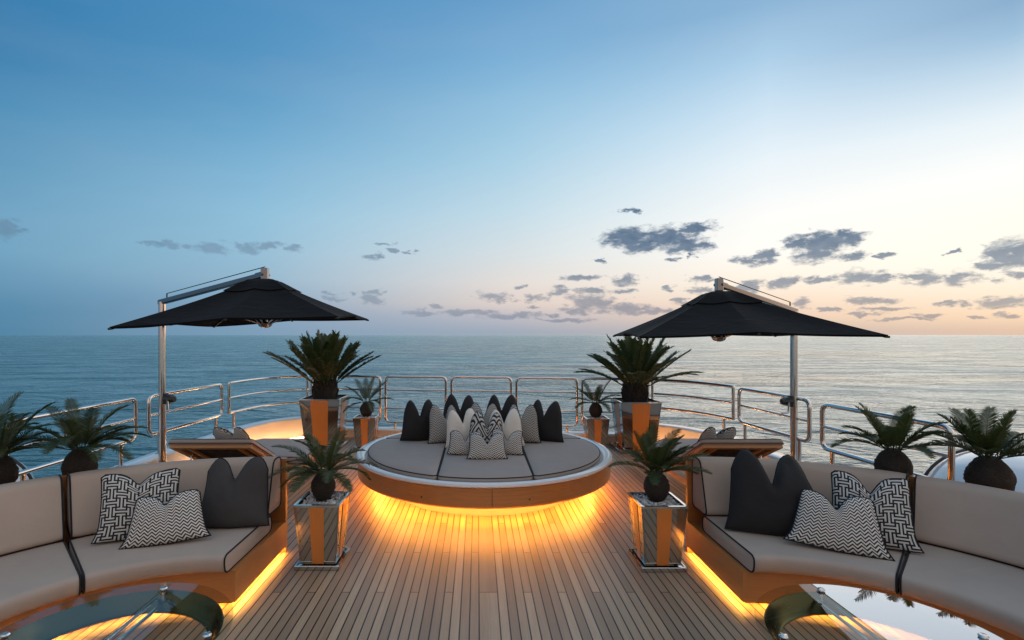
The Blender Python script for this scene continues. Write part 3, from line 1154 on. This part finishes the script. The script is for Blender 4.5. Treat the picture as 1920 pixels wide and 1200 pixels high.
# ------------------------------------------------------------------ glass tables
def glass_table(cx, cy, rad, cut_a, label, mirror, m):
    r_ = thing('round_glass_table', label, 'table', (cx, cy, 0))
    zt = .58
    # the cut line runs through the disc: points p with dot(p, n) > d belong to the second pane
    n_ = Vector((math.cos(cut_a), math.sin(cut_a)))
    d = .0
    def pane(sign, g):
        pts = []
        for k in range(120):
            a = 2 * PI * k / 120
            p = Vector((rad * math.cos(a), rad * math.sin(a)))
            if sign * (p.dot(n_) - d) > g:
                pts.append((p, a))
        # rotate so that the run is continuous
        k0 = max(range(len(pts)), key=lambda i: (pts[(i + 1) % len(pts)][1] - pts[i][1]) % (2 * PI))
        pts = [pts[(k0 + 1 + i) % len(pts)][0] for i in range(len(pts))]
        tvec = Vector((-n_.y, n_.x))
        h = math.sqrt(max(0, rad * rad - (d + sign * g) ** 2))
        e1 = n_ * (d + sign * g) + tvec * h
        e2 = n_ * (d + sign * g) - tvec * h
        if (pts[0] - e1).length < (pts[0] - e2).length:
            pts = [e1] + pts + [e2]
        else:
            pts = [e2] + pts + [e1]
        return pts
    for sign, mt in ((-1, 'clear_glass'), (1, mirror)):
        pts = pane(sign, .004)
        m1 = MB()
        m1.loft([[(p.x, p.y, zt - .012) for p in pts], [(p.x, p.y, zt) for p in pts]], True, True)
        m1.build('glass_pane', mt, r_, angle=30)
    # steel ring below the glass
    ri, ro = rad - .115, rad - .045
    m1 = MB()
    m1.lathe([(ri, .465), (ri + .02, .463), (ro - .02, .525), (ro, .560), (ro - .008, .563), (ro - .03, .535), (ri + .012, .478), (ri, .472), (ri, .465)], 96)
    m1.build('ring', 'ring_bronze', r_)
    tv = Vector((-n_.y, n_.x))
    m1 = MB()
    for q in (-.03, .03):
        a = tv * (ri + .02) + n_ * q
        b = -tv * (ri + .02) + n_ * q
        m1.tube([(a.x, a.y, .532), (b.x, b.y, .532)], .009, 8)
    m1.build('crossbar', 'chrome', r_)
    rm = (ri + ro) / 2
    for k in range(4):
        a = R((90, 270, 4, 176)[k])
        x, y = rm * math.cos(a), rm * math.sin(a)
        m1 = MB()
        m1.lathe([(0, .53), (.012, .53), (.012, .5675)], 16, x, y)
        m1.lathe([(.0, .581), (.019, .581), (.021, .587), (.016, .594), (.0, .597)], 18, x, y)
        m1.build('knob', 'chrome', r_)
    for k in range(3):
        a = R((8, 172, 270)[k])
        x, y = (rm - .02) * math.cos(a), (rm - .02) * math.sin(a)
        m1 = MB()
        m1.tube([(x, y, .50), (x * .96, y * .96, .3), (x * .85, y * .85, .03)], .016, 10)
        m1.lathe([(0, .001), (.03, .001), (.03, .03), (.0, .03)], 14, x * .85, y * .85)
        m1.build('leg', 'chrome', r_)
    return r_


glass_table(-1.75, 2.38, .557, R(180), 'round glass topped table with steel ring in front of left sofa', 'tinted_glass', -1)
glass_table(1.906, 2.37, .55, R(0), 'round glass table with one half mirror coated in front of right sofa', 'mirror_glass', 1)


# ------------------------------------------------------------------ planters
def planter(loc, label, wt, wb, H, tray=.04, gravel=True, tw=None, group=None, glabel=''):
    r_ = thing('steel_planter', label, 'planter', loc, 0, group)
    a, b = wt / 2, wb / 2
    z0 = tray
    m1 = MB()
    def sq(h_, z):
        return [(-h_, -h_, z), (h_, -h_, z), (h_, h_, z), (-h_, h_, z)]
    t_ = .012
    m1.loft([sq(b, z0), sq(a, H), sq(a - t_, H), sq(a - t_ - .02, H - .10)], True, False)
    m1.add(sq(a - t_ - .012, H - .035), [(0, 1, 2, 3)])
    m1.build('body', 'mirror_steel', r_, smooth=False)
    # wood strip down the middle of each face, corner trims with rivets
    for k in range(4):
        rot = Matrix.Rotation(PI / 2 * k, 4, 'Z')
        m2 = MB()
        kk = .165 if gravel else .225  # broader on large planters, extra wood standing in for mirrored amber glow
        hw_t, hw_b = wt * kk, wb * kk
        e = .0035
        vs = [(-hw_b, -b - e, z0 + .002), (hw_b, -b - e, z0 + .002), (hw_t, -a - e, H - .014), (-hw_t, -a - e, H - .014)]
        vs2 = [(x, y + e + .004, z) for x, y, z in vs]
        m2.loft([[rot @ Vector(p) for p in vs], [rot @ Vector(p) for p in vs2]], True, True)
        m2.build('wood_panel', 'wood_varnish_z', r_, smooth=False)
    for k in range(4):
        m3 = MB()
        rot = Matrix.Rotation(PI / 2 * k, 4, 'Z')
        w_ = .016
        rr = []
        for h_, z in ((b + .002, z0 + .001), (a + .002, H - .012)):
            rr.append([rot @ Vector(p) for p in ((-h_, -h_ + w_, z), (-h_, -h_, z), (-h_ + w_, -h_, z), (-h_ + w_, -h_ + .004, z), (-h_ + .004, -h_ + .004, z), (-h_ + .004, -h_ + w_, z))])
        m3.loft(rr, True, True)
        if gravel:
            for q in range(5):
                f = .12 + .19 * q
                h_ = b + (a - b) * f
                z = z0 + (H - z0) * f
                c = rot @ Vector((-h_ + .022 + .012, -h_ - .002, z))
                dv = rot @ Vector((0, -1, 0))
                m3.tube([c - dv * .006, c + dv * .004], .0035, 6)
        m3.build('corner_trim', 'steel_dark', r_, smooth=False)
    m4 = MB()
    rr = .008
    o_, i_ = a + .005, a - t_ - .004
    m4.loft([sq(o_, H - .012), sq(o_, H + rr), sq(i_, H + rr), sq(i_, H - .012), sq(o_, H - .012)], True, False)
    m4.build('rim', 'chrome', r_, smooth=False)
    tw = tw or wt
    m5 = MB()
    h_ = tw / 2
    m5.loft([sq(h_ - .004, 0), sq(h_, .006), sq(h_, tray - .004), sq(h_ - .004, tray), sq(h_ - .014, tray), sq(h_ - .014, tray - .012), ], True, True)
    m5.build('tray', 'mirror_steel', r_, smooth=False)
    # fill
    rnd = random.Random(int(loc[0] * 100) + 7)
    mg = MB()
    lim = a - t_ - .022
    if gravel:
        npx = 9 if wt < .5 else 14
        for i in range(210 if wt < .5 else 300):
            x, y = rnd.uniform(-lim, lim), rnd.uniform(-lim, lim)
            if x * x + y * y < .006:
                continue
            s = rnd.uniform(.013, .026)
            z = H - .024 + s * .4 + rnd.uniform(0, .012) + .012 * (1 - max(abs(x), abs(y)) / lim)
            q = Quaternion((rnd.gauss(0, 1), rnd.gauss(0, 1), rnd.gauss(0, 1), rnd.gauss(0, 1))).normalized()
            vs = []
            for (u, v, w_) in ((1, 0, 0), (-1, 0, 0), (0, 1, 0), (0, -1, 0), (0, 0, 1), (0, 0, -1)):
                p = q @ Vector((u * s * rnd.uniform(.8, 1.3), v * s * rnd.uniform(.5, 1.), w_ * s * rnd.uniform(.4, .8)))
                vs.append((x + p.x, y + p.y, z + p.z))
            mg.add(vs, [(0, 2, 4), (2, 1, 4), (1, 3, 4), (3, 0, 4), (2, 0, 5), (1, 2, 5), (3, 1, 5), (0, 3, 5)])
        g = mg.build('gravel', 'white_chips', None, smooth=False, loc=loc)
        g['kind'] = 'stuff'
        g['label'] = glabel
        g['category'] = 'gravel'
    else:
        m6 = MB()
        m6.add(sq(lim + .012, H - .02), [(0, 1, 2, 3)])
        m6.build('soil', 'soil', r_, smooth=False)
    return r_


GPL = 'mirror steel planters with wood strips'
planter((-1.363, 4.53, 0), 'small mirror steel planter with wood strip beside the left sofa', .385, .30, .55, group=GPL, glabel='white stone chips round the bulb in the planter beside the left sofa')
planter((1.575, 4.50, 0), 'small mirror steel planter with wood strip beside the right sofa', .385, .30, .55, group=GPL, glabel='white stone chips round the bulb in the planter beside the right sofa')
planter((-1.97, 9.10, 0), 'small mirror steel planter behind the round bed at the left', .385, .30, .55, group=GPL, glabel='white stone chips in the far left small planter')
planter((2.08, 9.00, 0), 'small mirror steel planter behind the round bed at the right', .385, .30, .55, group=GPL, glabel='white stone chips in the far right small planter')
planter((-2.76, 9.28, 0), 'large mirror steel planter with wood strips holding the big left cycad', .70, .54, .87, .05, False, .74, GPL)
planter((2.76, 8.95, 0), 'large mirror steel planter with wood strips holding the big right cycad', .68, .52, .86, .05, False, .72, GPL)


# ------------------------------------------------------------------ cycads
def frond(mb_, base, az_, elv, length, droop, leaf, nl=26, wl=.006, rnd=random, vfold=.35, curl=0., wind=(0, 0), mi=0, stemr=.004, bare=.12, fw0=.5, blunt=.86):
    """a feather leaf: a bowed stalk with two rows of narrow leaflets"""
    pts = []
    d = Vector((math.cos(az_) * math.cos(elv), math.sin(az_) * math.cos(elv), math.sin(elv)))
    p = Vector(base)
    n = 16
    step = length / n
    side0 = Vector((-math.sin(az_), math.cos(az_), 0))
    dirs = []
    for i in range(n + 1):
        pts.append(p.copy())
        dirs.append(d.copy())
        p = p + d * step
        s = i / n
        d = (d + Vector((wind[0], wind[1], -droop * (.35 + 1.3 * s))) * (1.0 / n) + side0 * curl / n).normalized()
    mb_.tube(pts, stemr, 4, mi=mi, radii=[stemr * (1 - .8 * i / n) + .0006 for i in range(n + 1)])
    for k in range(nl):
        s = bare + (1 - bare) * (k + .5) / nl
        fi = s * n
        i = min(int(fi), n - 1)
        q = pts[i].lerp(pts[i + 1], fi - i)
        t_ = dirs[i].lerp(dirs[i + 1], fi - i).normalized()
        sd = t_.cross(Vector((0, 0, 1)))
        if sd.length < .1:
            sd = side0.copy()
        sd.normalize()
        upv = sd.cross(t_).normalized()
        ll = leaf * (math.sin(PI * min(1, (s - bare) / (1 - bare) * blunt + .12)) ** .55) * rnd.uniform(.85, 1.1)
        fw = fw0 + .55 * s
        for sg in (-1, 1):
            dl = (sd * sg + t_ * fw + upv * (vfold + rnd.uniform(-.12, .12))).normalized()
            tip = q + dl * ll + Vector((0, 0, -ll * ll * .9 * rnd.uniform(.3, 1.6))) + Vector((wind[0], wind[1], 0)) * ll * .25
            midp = q + dl * ll * .5
            wv = t_ * wl
            o = len(mb_.v)
            mb_.v += [tuple(q - wv * .5), tuple(q + wv * .5), tuple(midp + wv * .55 + upv * .002), tuple(tip), tuple(midp - wv * .55 + upv * .002)]
            mb_.f.append((o, o + 1, o + 2, o + 3, o + 4))
            mb_.mi.append(mi)


def bulb(mb_, r, h, seed=0, squat=1.0):
    rnd = random.Random(seed)
    rows, seg = 18, 28
    rings = []
    for i in range(rows + 1):
        f = i / rows
        rr = r * (max(0.0, math.sin(PI * (f * .88 + .08)))) ** .62
        ring = []
        for k in range(seg):
            a = 2 * PI * (k + .5 * (i % 2)) / seg
            q = rr * (1 + rnd.uniform(-.045, .045))
            ring.append((q * math.cos(a), q * math.sin(a), h * f + rnd.uniform(-.004, .004)))
        rings.append(ring)
    mb_.loft(rings, True, True)


def cycad(loc, label, br, bh, nf, flen, leaf, seed, wind=(0., 0.), group='small cycads with round trunks', emin=15, emax=80, droop=1.0, leafn=34, wl=.0092):
    rnd = random.Random(seed)
    r_ = thing('cycad_palm', label, 'cycad', loc, 0, group)
    m1 = MB()
    bulb(m1, br, bh, seed)
    m1.build('trunk', 'cycad_bulb', r_, angle=30)
    m2 = MB()
    for i in range(nf):
        a = 2.399963 * i + rnd.uniform(-.25, .25)
        f = (i + .5) / nf
        e = R(emax - (emax - emin) * f ** .8 + rnd.uniform(-8, 8))
        L = flen * rnd.uniform(.78, 1.08)
        bx, by = br * .35 * math.cos(a), br * .35 * math.sin(a)
        frond(m2, (bx, by, bh * .96), a, e, L, droop * rnd.uniform(.7, 1.3), leaf, leafn, wl, rnd, curl=rnd.uniform(-.3, .3), wind=wind)
    m2.build('fronds', 'cycad_leaf', r_, smooth=False)
    return r_


cycad((-1.363, 4.53, .545), 'dark cycad with spreading fronds in the planter beside the left sofa', .105, .25, 20, .46, .105, 3, (-.35, 0), emin=-5, emax=75, droop=1.25)
cycad((1.575, 4.50, .545), 'dark cycad with upright fronds in the planter beside the right sofa', .108, .26, 22, .43, .10, 4, (.35, 0), emin=10, emax=85, droop=.75)
cycad((-1.97, 9.10, .545), 'small far cycad left of the round bed in front of the bow rail', .115, .27, 13, .52, .10, 6, (.1, 0), emin=-5, emax=85, droop=1.0)
cycad((2.08, 9.00, .545), 'small far cycad right of the round bed in front of the bow rail', .115, .27, 14, .50, .10, 7, (.1, 0), emin=0, emax=80, droop=.9)
cycad((-3.36, 4.33, .735), 'dark round trunk cycad on the shelf behind the left sofa', .125, .31, 22, .50, .11, 8, (.15, 0), emin=12, emax=75, droop=1.15)
cycad((-3.84, 4.10, .735), 'cycad at the left edge of the photo behind the left sofa', .125, .31, 20, .56, .11, 9, (.35, 0), emin=15, emax=80, droop=1.0)
cycad((3.50, 4.31, .735), 'cycad on the shelf behind the right sofa, inner of the pair', .130, .31, 20, .42, .10, 10, (.15, 0), emin=22, emax=80, droop=1.05)
cycad((3.95, 3.95, .735), 'cycad on the shelf behind the right sofa, outer of the pair', .145, .33, 22, .40, .11, 14, (.2, 0), emin=20, emax=84, droop=.85)


def big_cycad(loc, label, seed, nf, leaf, wl, droop, wind, emin, mats, flen):
    rnd = random.Random(seed)
    r_ = thing('large_cycad', label, 'cycad', loc, 0, 'large cycads in tall planters')
    m1 = MB()
    # stubby trunk of old leaf bases
    for i in range(150):
        a = rnd.uniform(0, 2 * PI)
        z = rnd.uniform(0, .30)
        rr = .235 * (1 - .25 * (z / .35))
        p0 = Vector((rr * .8 * math.cos(a), rr * .8 * math.sin(a), z))
        d_ = Vector((math.cos(a) * .45, math.sin(a) * .45, 1.)).normalized()
        p1 = p0 + d_ * rnd.uniform(.08, .15)
        m1.tube([p0, (p0 + p1) / 2 + d_ * 0, p1], .02, 5, radii=[.03, .024, .005])
    m1.lathe([(0, -.04), (.2, -.04), (.215, .1), (.18, .28), (.08, .36), (0, .37)], 20)
    m1.build('trunk', 'cycad_bulb', r_, angle=30)
    m2 = MB()
    for i in range(nf):
        a = 2.399963 * i + rnd.uniform(-.3, .3)
        f = (i + .5) / nf
        e = R(86 - (86 - emin) * f ** 1.0 + rnd.uniform(-6, 6))
        L = flen * rnd.uniform(.82, 1.06) * (.9 + .15 * f)
        b_ = .07 + .08 * f
        frond(m2, (b_ * math.cos(a), b_ * math.sin(a), .28 - .06 * f), a, e, L, droop * rnd.uniform(.5, 1.3), leaf, 44, wl, rnd, vfold=.35, curl=rnd.uniform(-.25, .25), wind=wind, stemr=.009, bare=.2, fw0=.4, blunt=.70)
    m2.build('fronds', mats, r_, smooth=False)
    return r_


big_cycad((-2.76, 9.28, .85), 'big bushy cycad with broad upright fronds in the large left planter', 31, 56, .15, .024, .50, (.0, 0), 34, 'cycad_leaf', .98)
big_cycad((2.76, 8.95, .84), 'big shaggy cycad with arching fronds in the large right planter', 35, 46, .145, .018, .70, (-.10, 0), 24, 'cycad_leaf', .98)


# ------------------------------------------------------------------ umbrellas
def umbrella(label, hub, mast, mast_top, corners, apex, joint_h, hub_z, m, crank_h):
    """corners: near inner, near outer, far outer, far inner as world x, y, z"""
    r_ = thing('cantilever_umbrella', label, 'umbrella', (mast[0], mast[1], 0), 0, 'cantilever umbrellas beside the rails')
    off = Vector((mast[0], mast[1], 0))
    L_ = lambda p: Vector(p) - off
    H3 = L_((hub[0], hub[1], 0))
    m1 = MB()
    m1.tube([(0, 0, 0), (0, 0, mast_top)], .043, 20)
    m1.lathe([(0, .001), (.11, .001), (.11, .012), (.06, .03), (.045, .03)], 24)
    po = m1.build('mast', 'chrome', r_)
    J = H3 + Vector((0, 0, joint_h))
    T = Vector((0, 0, mast_top))
    dirv = (J - T)
    # arm: rounded box section tube
    m2 = MB()
    ax = dirv.normalized()
    sd = ax.cross(Vector((0, 0, 1))).normalized()
    up = sd.cross(ax).normalized()
    def sec(p, w_, h_):
        return [p + sd * a * w_ + up * b * h_ for a, b in ((-1, -.6), (-.6, -1), (.6, -1), (1, -.6), (1, .6), (.6, 1), (-.6, 1), (-1, .6))]
    m2.loft([sec(T - ax * .05, .030, .034), sec(T + dirv * .5, .028, .032), sec(J - ax * .12, .026, .030)], True, True)
    m2.build('arm', 'arm_steel', r_, angle=30)
    m3 = MB()
    m3.tube([T + Vector((0, 0, .02)) + ax * .10, T + Vector((0, 0, .09)) + ax * .10], .008, 6)
    m3.tube([T + Vector((0, 0, .09)) + ax * .10, J + Vector((0, 0, .085))], .005, 6)
    m3.build('cable', 'black_plastic', r_)
    m4 = MB()
    m4.loft([sec(J - ax * .13, .034, .038), sec(J + ax * .0, .034, .038)], True, True)
    m4.box(J.x - .036, J.x + .036, J.y - .036, J.y + .036, J.z - .07, J.z + .07, bev=.006)
    m4.tube([J - sd * .055, J + sd * .055], .016, 12)
    m4.tube([J - Vector((0, 0, .06)), H3 + Vector((0, 0, apex - .02))], .024, 12)
    m4.build('joint', 'arm_steel', r_, angle=30)
    # canopy
    cs = [L_(c) for c in corners]
    mids = []
    for i in range(4):
        a, b = cs[i], cs[(i + 1) % 4]
        q = (a + b) / 2
        q.z += .035
        mids.append(q)
    tips = []
    for i in range(4):
        tips += [cs[i], mids[i]]
    A = H3 + Vector((0, 0, apex))
    nr, ns = 12, 8
    def surf(k, s, t_, dz=0., sag=1.):
        """k rib index, s 0..1 towards the next rib, t 0..1 from apex to rim"""
        a, b = tips[k % 8], tips[(k + 1) % 8]
        e = a.lerp(b, s)
        c0 = H3 + Vector((0, 0, e.z))
        e = c0 + (e - c0) * (1 - .055 * math.sin(PI * s) * t_ * sag)
        zrim = e.z
        # crown: flat cap, then a slightly hollow slope
        if t_ < .16:
            ff = .05 * (t_ / .16) ** 2
        else:
            g = (t_ - .16) / .84
            ff = .05 + .95 * (g ** .86)
        z = A.z + (zrim - A.z) * ff
        z -= .022 * math.sin(PI * s) * math.sin(PI * min(1, t_ * .9)) * sag
        return Vector((H3.x + (e.x - H3.x) * t_, H3.y + (e.y - H3.y) * t_, z + dz))
    m5 = MB()
    rings_ = []
    for i in range(1, nr + 1):
        t_ = i / nr
        rings_.append([surf(k, j / ns, t_) for k in range(8) for j in range(ns)])
    inner = [[p - Vector((0, 0, .006)) for p in q] for q in rings_]
    m5.loft(list(reversed(inner)) + rings_ if False else rings_, True, False)
    o1 = len(m5.v)
    m5.v.append(tuple(A))
    for j in range(8 * ns):
        m5.f.append((j, (j + 1) % (8 * ns), o1)); m5.mi.append(0)
    n0 = len(m5.v)
    m5.loft([list(reversed(q)) for q in inner], True, False)
    # hem joining the two skins
    tot = 8 * ns
    base1 = (nr - 1) * tot
    ow = [rings_[-1][j] for j in range(tot)]
    iw = [inner[-1][j] - Vector((0, 0, .012)) for j in range(tot)]
    m5.loft([ow, iw], True, False)
    can = m5.build('canopy', 'canopy_black', r_, angle=18)
    m6 = MB()
    rings_ = []
    for i in range(0, 6):
        t_ = .02 + i / 5 * .30
        rings_.append([surf(k, j / ns, t_, .030 - .003 * i) for k in range(8) for j in range(ns)])
    m6.loft(rings_, True, True)
    m6.build('vent_cap', 'canopy_black', can, angle=25)
    # ribs under the cloth, struts to the hub
    hz = hub_z + .06
    for k in range(8):
        m7 = MB()
        pts = [surf(k, 0, t_, -.022) for t_ in (.05, .2, .4, .6, .8, .985)]
        m7.tube(pts, .009, 6)
        m7.tube([pts[-1], pts[-1] + (pts[-1] - pts[-2]).normalized() * .035 + Vector((0, 0, .008))], .011, 6)
        rb = m7.build('rib', 'black_plastic', r_)
        m8 = MB()
        q = surf(k, 0, .50, -.03)
        c_ = (q - H3); c_.z = 0; c_.normalize()
        m8.tube([H3 + Vector((0, 0, hz - .01)) + c_ * .06, q], .010, 6)
        m8.build('strut', 'steel_dark', rb)
    m9 = MB()
    m9.lathe([(0, hub_z), (.03, hub_z + .003), (.062, hub_z + .02), (.078, hub_z + .05), (.07, hub_z + .065), (0.03, hub_z + .07), (.03, apex - .05), (0, apex - .05)], 24, H3.x, H3.y)
    m9.build('hub', 'steel_dark', r_)
    # winch on the mast
    m10 = MB()
    cz = crank_h
    m10.box(m * -.075, m * -.035, -.05, .05, cz - .06, cz + .06, bev=.006) if m < 0 else m10.box(-.075, -.035, -.05, .05, cz - .06, cz + .06, bev=.006)
    sx = -m
    m10 = MB()
    m10.box(min(sx * .03, sx * .06), max(sx * .03, sx * .06), -.045, .045, cz - .07, cz + .07, bev=.006)
    m10.tube([(sx * .05, -.05, cz), (sx * .19, -.05, cz)], .0, 6, radii=[.04, .04])
    m10.tube([(sx * .105, -.075, cz), (sx * .105, .015, cz)], .058, 20)
    wn = m10.build('winch', 'black_plastic', r_, angle=30)
    m11 = MB()
    m11.tube([(sx * .12, -.09, cz), (sx * .13, -.095, cz - .13)], .011, 8)
    m11.tube([(sx * .13, -.09, cz - .13), (sx * .215, -.10, cz - .135)], .015, 10)
    m11.build('crank_handle', 'chrome', wn)
    return r_


def corner_set(hx, hy, th, a, b, m, z):
    """near inner, near outer, far outer, far inner (inner = towards the centreline)"""
    u = (m * math.cos(th), math.sin(th))
    v = (-m * math.sin(th), math.cos(th))
    out = []
    for (su, sv), zz in zip(((-1, -1), (1, -1), (1, 1), (-1, 1)), z):
        out.append((hx + su * a * u[0] + sv * b * v[0], hy + su * a * u[1] + sv * b * v[1], zz))
    return out


HB = 5.6
umbrella('open black cantilever umbrella on the left, tilted slightly, chrome mast', (-.4146 * HB, HB), (-4.0, 6.5), 2.42,
         corner_set(-.4146 * HB, HB, -.085, .174 * HB, .19 * HB, -1, (2.17, 2.07, 2.12, 2.21)), 2.585, 2.66, 2.075, -1, 1.19)
umbrella('open black cantilever umbrella on the right, level, chrome mast', (.472 * HB, HB), (4.02, 6.5), 2.31,
         corner_set(.472 * HB, HB, -.165, .18 * HB, .206 * HB, 1, (1.985, 2.0, 2.0, 2.0)), 2.45, 2.55, 1.925, 1, 1.16)


# ------------------------------------------------------------------ sun loungers
def lounger(m, label, plabel):
    ox, oy = .085 + m * 2.36, 5.6
    r_ = thing('sun_lounger', label, 'sun lounger', (ox, oy, 0), 0, 'teak sun loungers at the bow')
    # local: x' = m * outward, y forward
    X = lambda x: m * x
    def bx(mb_, x0, x1, y0, y1, z0, z1, bev=.008):
        a, b = sorted((X(x0), X(x1)))
        mb_.box(a, b, y0, y1, z0, z1, bev=bev)
    m1 = MB()
    for x0, x1 in ((0, .07), (1.16, 1.23)):
        bx(m1, x0, x1, 0, 2.05, .22, .30)
    bx(m1, .072, 1.158, 0, .07, .22, .30)
    bx(m1, .072, 1.158, 1.1, 1.17, .23, .295)
    bx(m1, .072, 1.158, 1.98, 2.05, .22, .30)
    for i in range(9):
        bx(m1, .073, 1.157, 1.19 + i * .088, 1.26 + i * .088, .27, .292, .004)
    m1.build('frame', 'wood_lounger', r_, angle=30)
    for (x0, y0) in ((.0, .08), (1.17, .08), (.0, 1.9), (1.17, 1.9)):
        m2 = MB()
        a, b = X(x0 + .01), X(x0 + .055)
        a, b = min(a, b), max(a, b)
        m2.tube([((a + b) / 2, y0, .225), ((a + b) / 2, y0, .015), ((a + b) / 2, y0 + .12, .015), ((a + b) / 2, y0 + .12, .225)], .012, 8)
        m2.build('leg', 'chrome', r_)
    # mattress with chamfered foot
    poly = [(.0, 1.14), (.0, 1.85), (.45, 2.34), (1.05, 2.34), (1.3, 2.0), (1.3, 1.14)]
    pts = []
    n = len(poly)
    for i in range(n):
        a, b = Vector(poly[i]), Vector(poly[(i + 1) % n])
        for k in range(8):
            q = a.lerp(b, k / 8)
            pts.append(Vector((X(q.x), q.y)))
    if m > 0:
        pts.reverse()
    m3 = MB()
    m3.add([(X(.45), 1.9, .24), (X(1.1), 1.9, .24), (X(1.1), 2.3, .24), (X(.45), 2.3, .24), (X(.45), 1.9, .30), (X(1.1), 1.9, .30), (X(1.1), 2.3, .30), (X(.45), 2.3, .30)],
           [(0, 1, 2, 3), (4, 5, 6, 7), (0, 1, 5, 4), (1, 2, 6, 5), (2, 3, 7, 6), (3, 0, 4, 7)])
    cushion_from_poly(pts, Vector((X(.62), 1.65)), .302, .40, 'lounger_fabric', r_, True, .008, 'mattress')
    # raised backrest: hinge at y 1.12, z .31, top towards the camera
    hy, hz = 1.12, .315
    ty, tz = .40, .675
    d = Vector((0, ty - hy, tz - hz))
    Lb = d.length
    d.normalize()
    nrm = Vector((0, d.z, -d.y))   # upper (cushion) side, facing the bow and up
    if nrm.z < 0:
        nrm = -nrm
    def BP(x, s, t_):
        return Vector((X(x), hy, hz)) + d * s + nrm * t_
    def bbox(mb_, x0, x1, s0, s1, t0, t1):
        vs = [BP(x, s, t_) for t_ in (t0, t1) for s in (s0, s1) for x in (x0, x1)]
        mb_.add(vs, [(0, 1, 3, 2), (4, 6, 7, 5), (0, 4, 5, 1), (1, 5, 7, 3), (3, 7, 6, 2), (2, 6, 4, 0)])
    m4 = MB()
    x0, x1 = (.38, 1.34) if m < 0 else (.21, 1.14)
    bbox(m4, x0, x0 + .075, 0, Lb, 0, .035)
    bbox(m4, x1 - .075, x1, 0, Lb, 0, .035)
    bbox(m4, x0 + .076, x1 - .076, Lb - .075, Lb - .001, .001, .034)
    bbox(m4, x0 + .076, x1 - .076, 0.001, .07, .001, .034)
    bbox(m4, x0 + .16, x0 + .20, .071, Lb - .076, .004, .030)
    bbox(m4, x1 - .20, x1 - .16, .071, Lb - .076, .004, .030)
    ob_ = m4.build('backrest_frame', 'wood_lounger', r_, smooth=False)
    m5 = MB()
    bbox(m5, x0 + .077, x1 - .077, .071, Lb - .0755, .0345, .0365)
    m5.build('shade_sheet', 'caulk_black', r_, smooth=False)  # dark sheet added to imitate the shaded opening in the frame
    m5 = MB()
    prof = []
    ring0 = []
    N = 6
    sq = [(x0 - .02, .05), (x1 + .02, .05), (x1 + .02, Lb + .03), (x0 - .02, Lb + .03)]
    loop = round_poly([Vector((a, b, 0)) for a, b in sq], .05, 5)
    rings = []
    for ins, t_ in ((.01, .037), (0, .05), (0, .085), (.012, .10), (.05, .106)):
        q = []
        cxx, css = (x0 + x1) / 2, Lb / 2 + .04
        for p in loop:
            fx = 1 - ins / .5
            fs = 1 - ins / .4
            q.append(BP(cxx + (p.x - cxx) * fx, css + (p.y - css) * fs, t_))
        rings.append(q)
    m5.loft(rings, True, True)
    bc = m5.build('back_cushion', 'lounger_fabric', r_, angle=60)
    for q in (rings[1], rings[3]):
        m6 = MB()
        m6.tube(q, .005, 6, closed=True)
        m6.build('piping', 'piping_dark', bc)
    m7 = MB()
    for x in (x0 + .12, x1 - .12):
        a = BP(x, Lb * .62, -.004)
        m7.tube([a, (a.x, 1.12 + .02, .262)] if False else [a, (a.x, .55, .262)], .01, 8)
    m7.build('prop', 'chrome', r_)
    # pillow leaning on the backrest
    pillow(plabel, .50, .40, 'chevron_fabric', (-3.07 if m < 0 else 3.0, 6.56, .54), PI + m * R(6), 36, notch=.19, peak=.62, drop=.14, taper=.08, thick=.12,
           group='pillows on the sun loungers', seed=40 + m)
    return r_


lounger(-1, 'teak sun lounger with grey pad and raised backrest behind the left sofa', 'chevron pillow leaning on the raised backrest of the left lounger')
lounger(1, 'teak sun lounger with grey pad and raised backrest behind the right sofa', 'chevron pillow leaning on the raised backrest of the right lounger')


# ------------------------------------------------------------------ white housings outboard of the rail
def housing(m, label):
    r_ = thing('dome_housing', label, 'housing', (m * 5.62, 5.0, -.9))
    m1 = MB()
    rows, seg = 16, 40
    rings = []
    for i in range(rows + 1):
        ph = PI / 2 * i / rows
        rx, ry = .86 * math.cos(ph) ** .8 + .001, 1.15 * math.cos(ph) ** .8 + .001
        rings.append([(rx * math.cos(2 * PI * k / seg), ry * math.sin(2 * PI * k / seg), 1.15 + .56 * math.sin(ph)) for k in range(seg)])
    low = []
    for z, s in ((-.6, .45), (0.1, .8), (.7, .96)):
        low.append([(.86 * s * math.cos(2 * PI * k / seg) - m * (1 - s) * .9, 1.15 * s * math.sin(2 * PI * k / seg), z) for k in range(seg)])
    m1.loft(low + rings, True, True)
    bd = m1.build('shell', 'white_paint', r_, angle=60)
    m2 = MB()
    pts = []
    for k in range(13):
        a = R(8 + k * 7)
        pts.append((-m * .70 * math.cos(a) - m * .06, .62 + .0 * k, 1.16 + .50 * math.sin(a)))
    m2.tube(pts, .016, 8)
    m2.build('trim_strip', 'black_plastic', bd)
    return r_


housing(-1, 'white rounded housing outside the left rail at the photo edge')
housing(1, 'glossy white rounded housing with dark trim outside the right rail')
